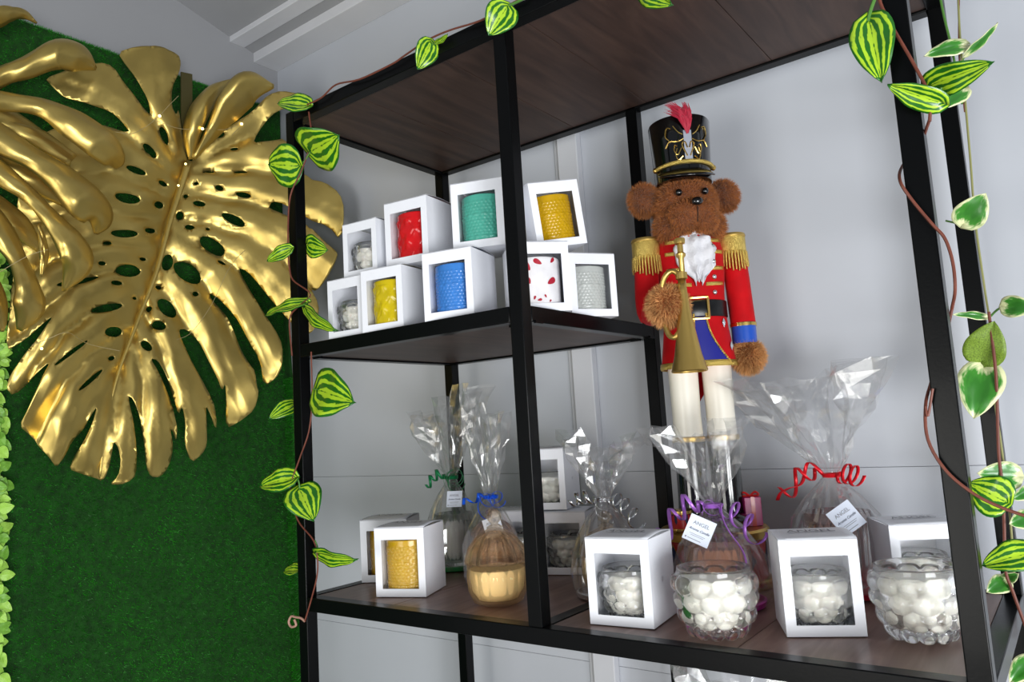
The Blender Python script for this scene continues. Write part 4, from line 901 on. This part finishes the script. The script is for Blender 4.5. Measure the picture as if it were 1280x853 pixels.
leaves = [((634, 8), (611, 43), a_, b_, 1.0, striped, .1), ((539, 53), (523, 86), a_, b_, .85, striped, -.2), ((545, 54), (560, 44), a_, a_, .5, striped, .8), ((384, 130), (344, 126), a_, b_, .5, striped, .6),
          ((387, 191), (420, 172), a_, b_, 1.0, striped, .15), ((372, 208), (332, 205), a_, b_, 1.0, striped, -.1), ((362, 311), (331, 326), a_, b_, .5, striped, .5), ((384, 306), (407, 313), c_ + .03, c_ + .03, .8, striped, .3),
          ((379, 377), (327, 391), a_, b_, .3, striped, .9), ((380, 387), (414, 415), c_, b_, .3, striped, .8), ((395, 487), (437, 502), a_, b_, .75, striped, .1), ((368, 505), (337, 522), a_ + .04, b_, .6, striped, .4),
          ((366, 597), (321, 607), a_, b_, .5, striped, .4), ((374, 611), (391, 649), a_, b_, .95, striped, 0), ((395, 694), (440, 704), a_, b_, .3, striped, .7), ((372, 712), (353, 713), .05, .05, .6, striped, .6),
          ((800, -14), (836, 6), a_, b_, .5, striped, .3)]
vine('artificial vine with striped leaves draped over the top rail and left post', tuple(at(384, 131, Y=Yf)), stems, leaves)
stems = [(st_([(1085, -40), (1098, -4), (1104, 12), (1118, 38), (1140, 76), (1157, 108), (1163, 128), (1162, 152)], Yf), .0019, vine_m), (st_([(1085, 27), (1088, 14), (1095, -6)], Yf), .0022, vine_g),
         (st_([(1162, 150), (1150, 180), (1128, 208), (1125, 226), (1140, 250), (1165, 280), (1181, 298), (1191, 328), (1194, 362), (1190, 386)], [Yf, .03, .03, Yf, Yf, Yf, Yf, Yf, Yf, .01]), .0018, vine_m), (st_([(1190, 386), (1180, 430), (1164, 478), (1157, 508), (1160, 550), (1182, 588), (1215, 616), (1250, 634), (1290, 648)], [.03, .04, .03, .0, Yf, Yf, Yf, Yf, Yf]), .0018, vine_m),
         (st_([(1166, 486), (1160, 520), (1157, 508)], Yf), .0014, vine_m), (st_([(1177, 110), (1170, 120), (1163, 128)], Yf), .0014, vine_g)]
leaves = [((1086, 24), (1100, 98), a_, b_, .62, striped, .1), ((1177, 130), (1109, 108), a_, b_ - .01, .5, striped, -.35), ((1160, 108), (1237, 80), a_ + .01, b_ - .01, .5, striped, .1),
          ((1258, 628), (1210, 604), .06, .06, 1.2, striped, 0), ((1290, 690), (1227, 706), .06, .05, .7, striped, .3)]
vine('artificial vine with striped leaves twisting down the front right post', tuple(at(1163, 128, Y=Yf)), stems, leaves)
Yh = .36
stems = [(st_([(1197, -20), (1201, 60), (1213, 200), (1219, 276), (1232, 369), (1238, 411), (1243, 495), (1252, 560), (1262, 640), (1268, 720)], Yh), .0016, vine_l), (st_([(1172, -20), (1180, 20), (1190, 62), (1203, 130)], Yh), .0018, vine_g), (st_([(1199, -20), (1199, 70), (1206, 140)], Yh), .0012, vine_m), (st_([(1236, 390), (1245, 470), (1248, 560), (1252, 600), (1255, 650), (1257, 712), (1266, 740), (1288, 800)], Yh - .03), .0022, vine_m),
         (st_([(1215, 282), (1200, 280), (1182, 276)], Yh), .0015, vine_g), (st_([(1238, 396), (1246, 388), (1256, 382)], Yh), .0016, vine_g), (st_([(1232, 458), (1234, 448), (1240, 440)], Yh), .0018, vine_g), (st_([(1272, 605), (1262, 610), (1254, 622)], Yh), .0015, vine_g), (st_([(1210, 67), (1204, 74), (1203, 84)], Yh), .0014, vine_g)]
h0, h1 = Yh - .02, Yh - .04
leaves = [((1206, 56), (1156, 68), h0, h1, .5, cream, .5), ((1209, 68), (1249, 31), h0, h1, .3, cream, .7), ((1206, 110), (1176, 134), h0, h1, .7, cream, .2), ((1204, 280), (1232, 243), h0, h1, .9, cream, .1), ((1233, 396), (1192, 392), h0, h1, .3, cream, .5),
          ((1254, 383), (1296, 384), h0, h1, .7, cream, 0), ((1226, 452), (1242, 403), h0, h1, .9, browned, -.1), ((1230, 459), (1217, 522), h0, h1, .85, cream, .1), ((1273, 596), (1223, 592), h0, h1, .8, cream, 0), ((1290, 648), (1263, 655), h0, h1, .9, cream, .1), ((1259, 726), (1234, 740), h0, h1, .8, cream, .1),
          ((1257, 724), (1272, 719), h0, h1, .6, cream, .3), ((1290, 826), (1262, 853), h0, h1, .7, cream, .1), ((1295, 612), (1266, 624), h0, h1, .6, cream, .1)]
vine('slender real vine with cream-edged leaves hanging by the rear right post', tuple(at(1199, 10, Y=Yh)), stems, leaves, name='trailing_vine')

# pale green artificial foliage strip at the left edge
lime = mat('lime_foliage', '9fcf52', .45, var=.25, vscale=30); limed = mat('deep_lime_foliage', '76ad3c', .45, var=.25, vscale=30)
fo = thing('foliage_garland', 'pale lime artificial leaf garland hanging down the left edge of the mat', 'plant', at(-6, 340, X=-.70)); OF = fo.location.copy()
b = MB(); b.tube([at(-8, y, X=-.73) - OF for y in range(320, 900, 40)], .003, 7); b.build('stem', vine_g, fo)
rf = random.Random(5)
lm = [leaf_mesh('leaf', q, .9, cup=.3, heart=.3) for q in (lime, limed)]
y = 335
while y < 880:
    for k in range(4):
        bx, by = rf.uniform(-14, 2), y + rf.uniform(-6, 6); an = rf.uniform(-1.2, 1.4) if k else rf.uniform(2, 4.2); L = rf.uniform(12, 19); xx = -.725 + rf.uniform(0, .03)
        p0 = at(bx, by, X=xx); p1 = at(bx + L * cos(an), by + L * sin(an), X=xx + rf.uniform(-.005, .02)); yv = p1 - p0; l = yv.length; yv.normalize(); zc_ = V((1, -.6, .1 + rf.uniform(-.4, .4))).normalized(); xv = yv.cross(zc_).normalized(); zv = xv.cross(yv)
        o = bpy.data.objects.new('leaf', lm[rf.random() < .35]); COL.objects.link(o); o.parent = fo; o.matrix_local = Matrix.Translation(p0 - OF) @ Matrix((xv, yv, zv)).transposed().to_4x4() @ Matrix.Diagonal((l, l, l, 1))
    y += 11
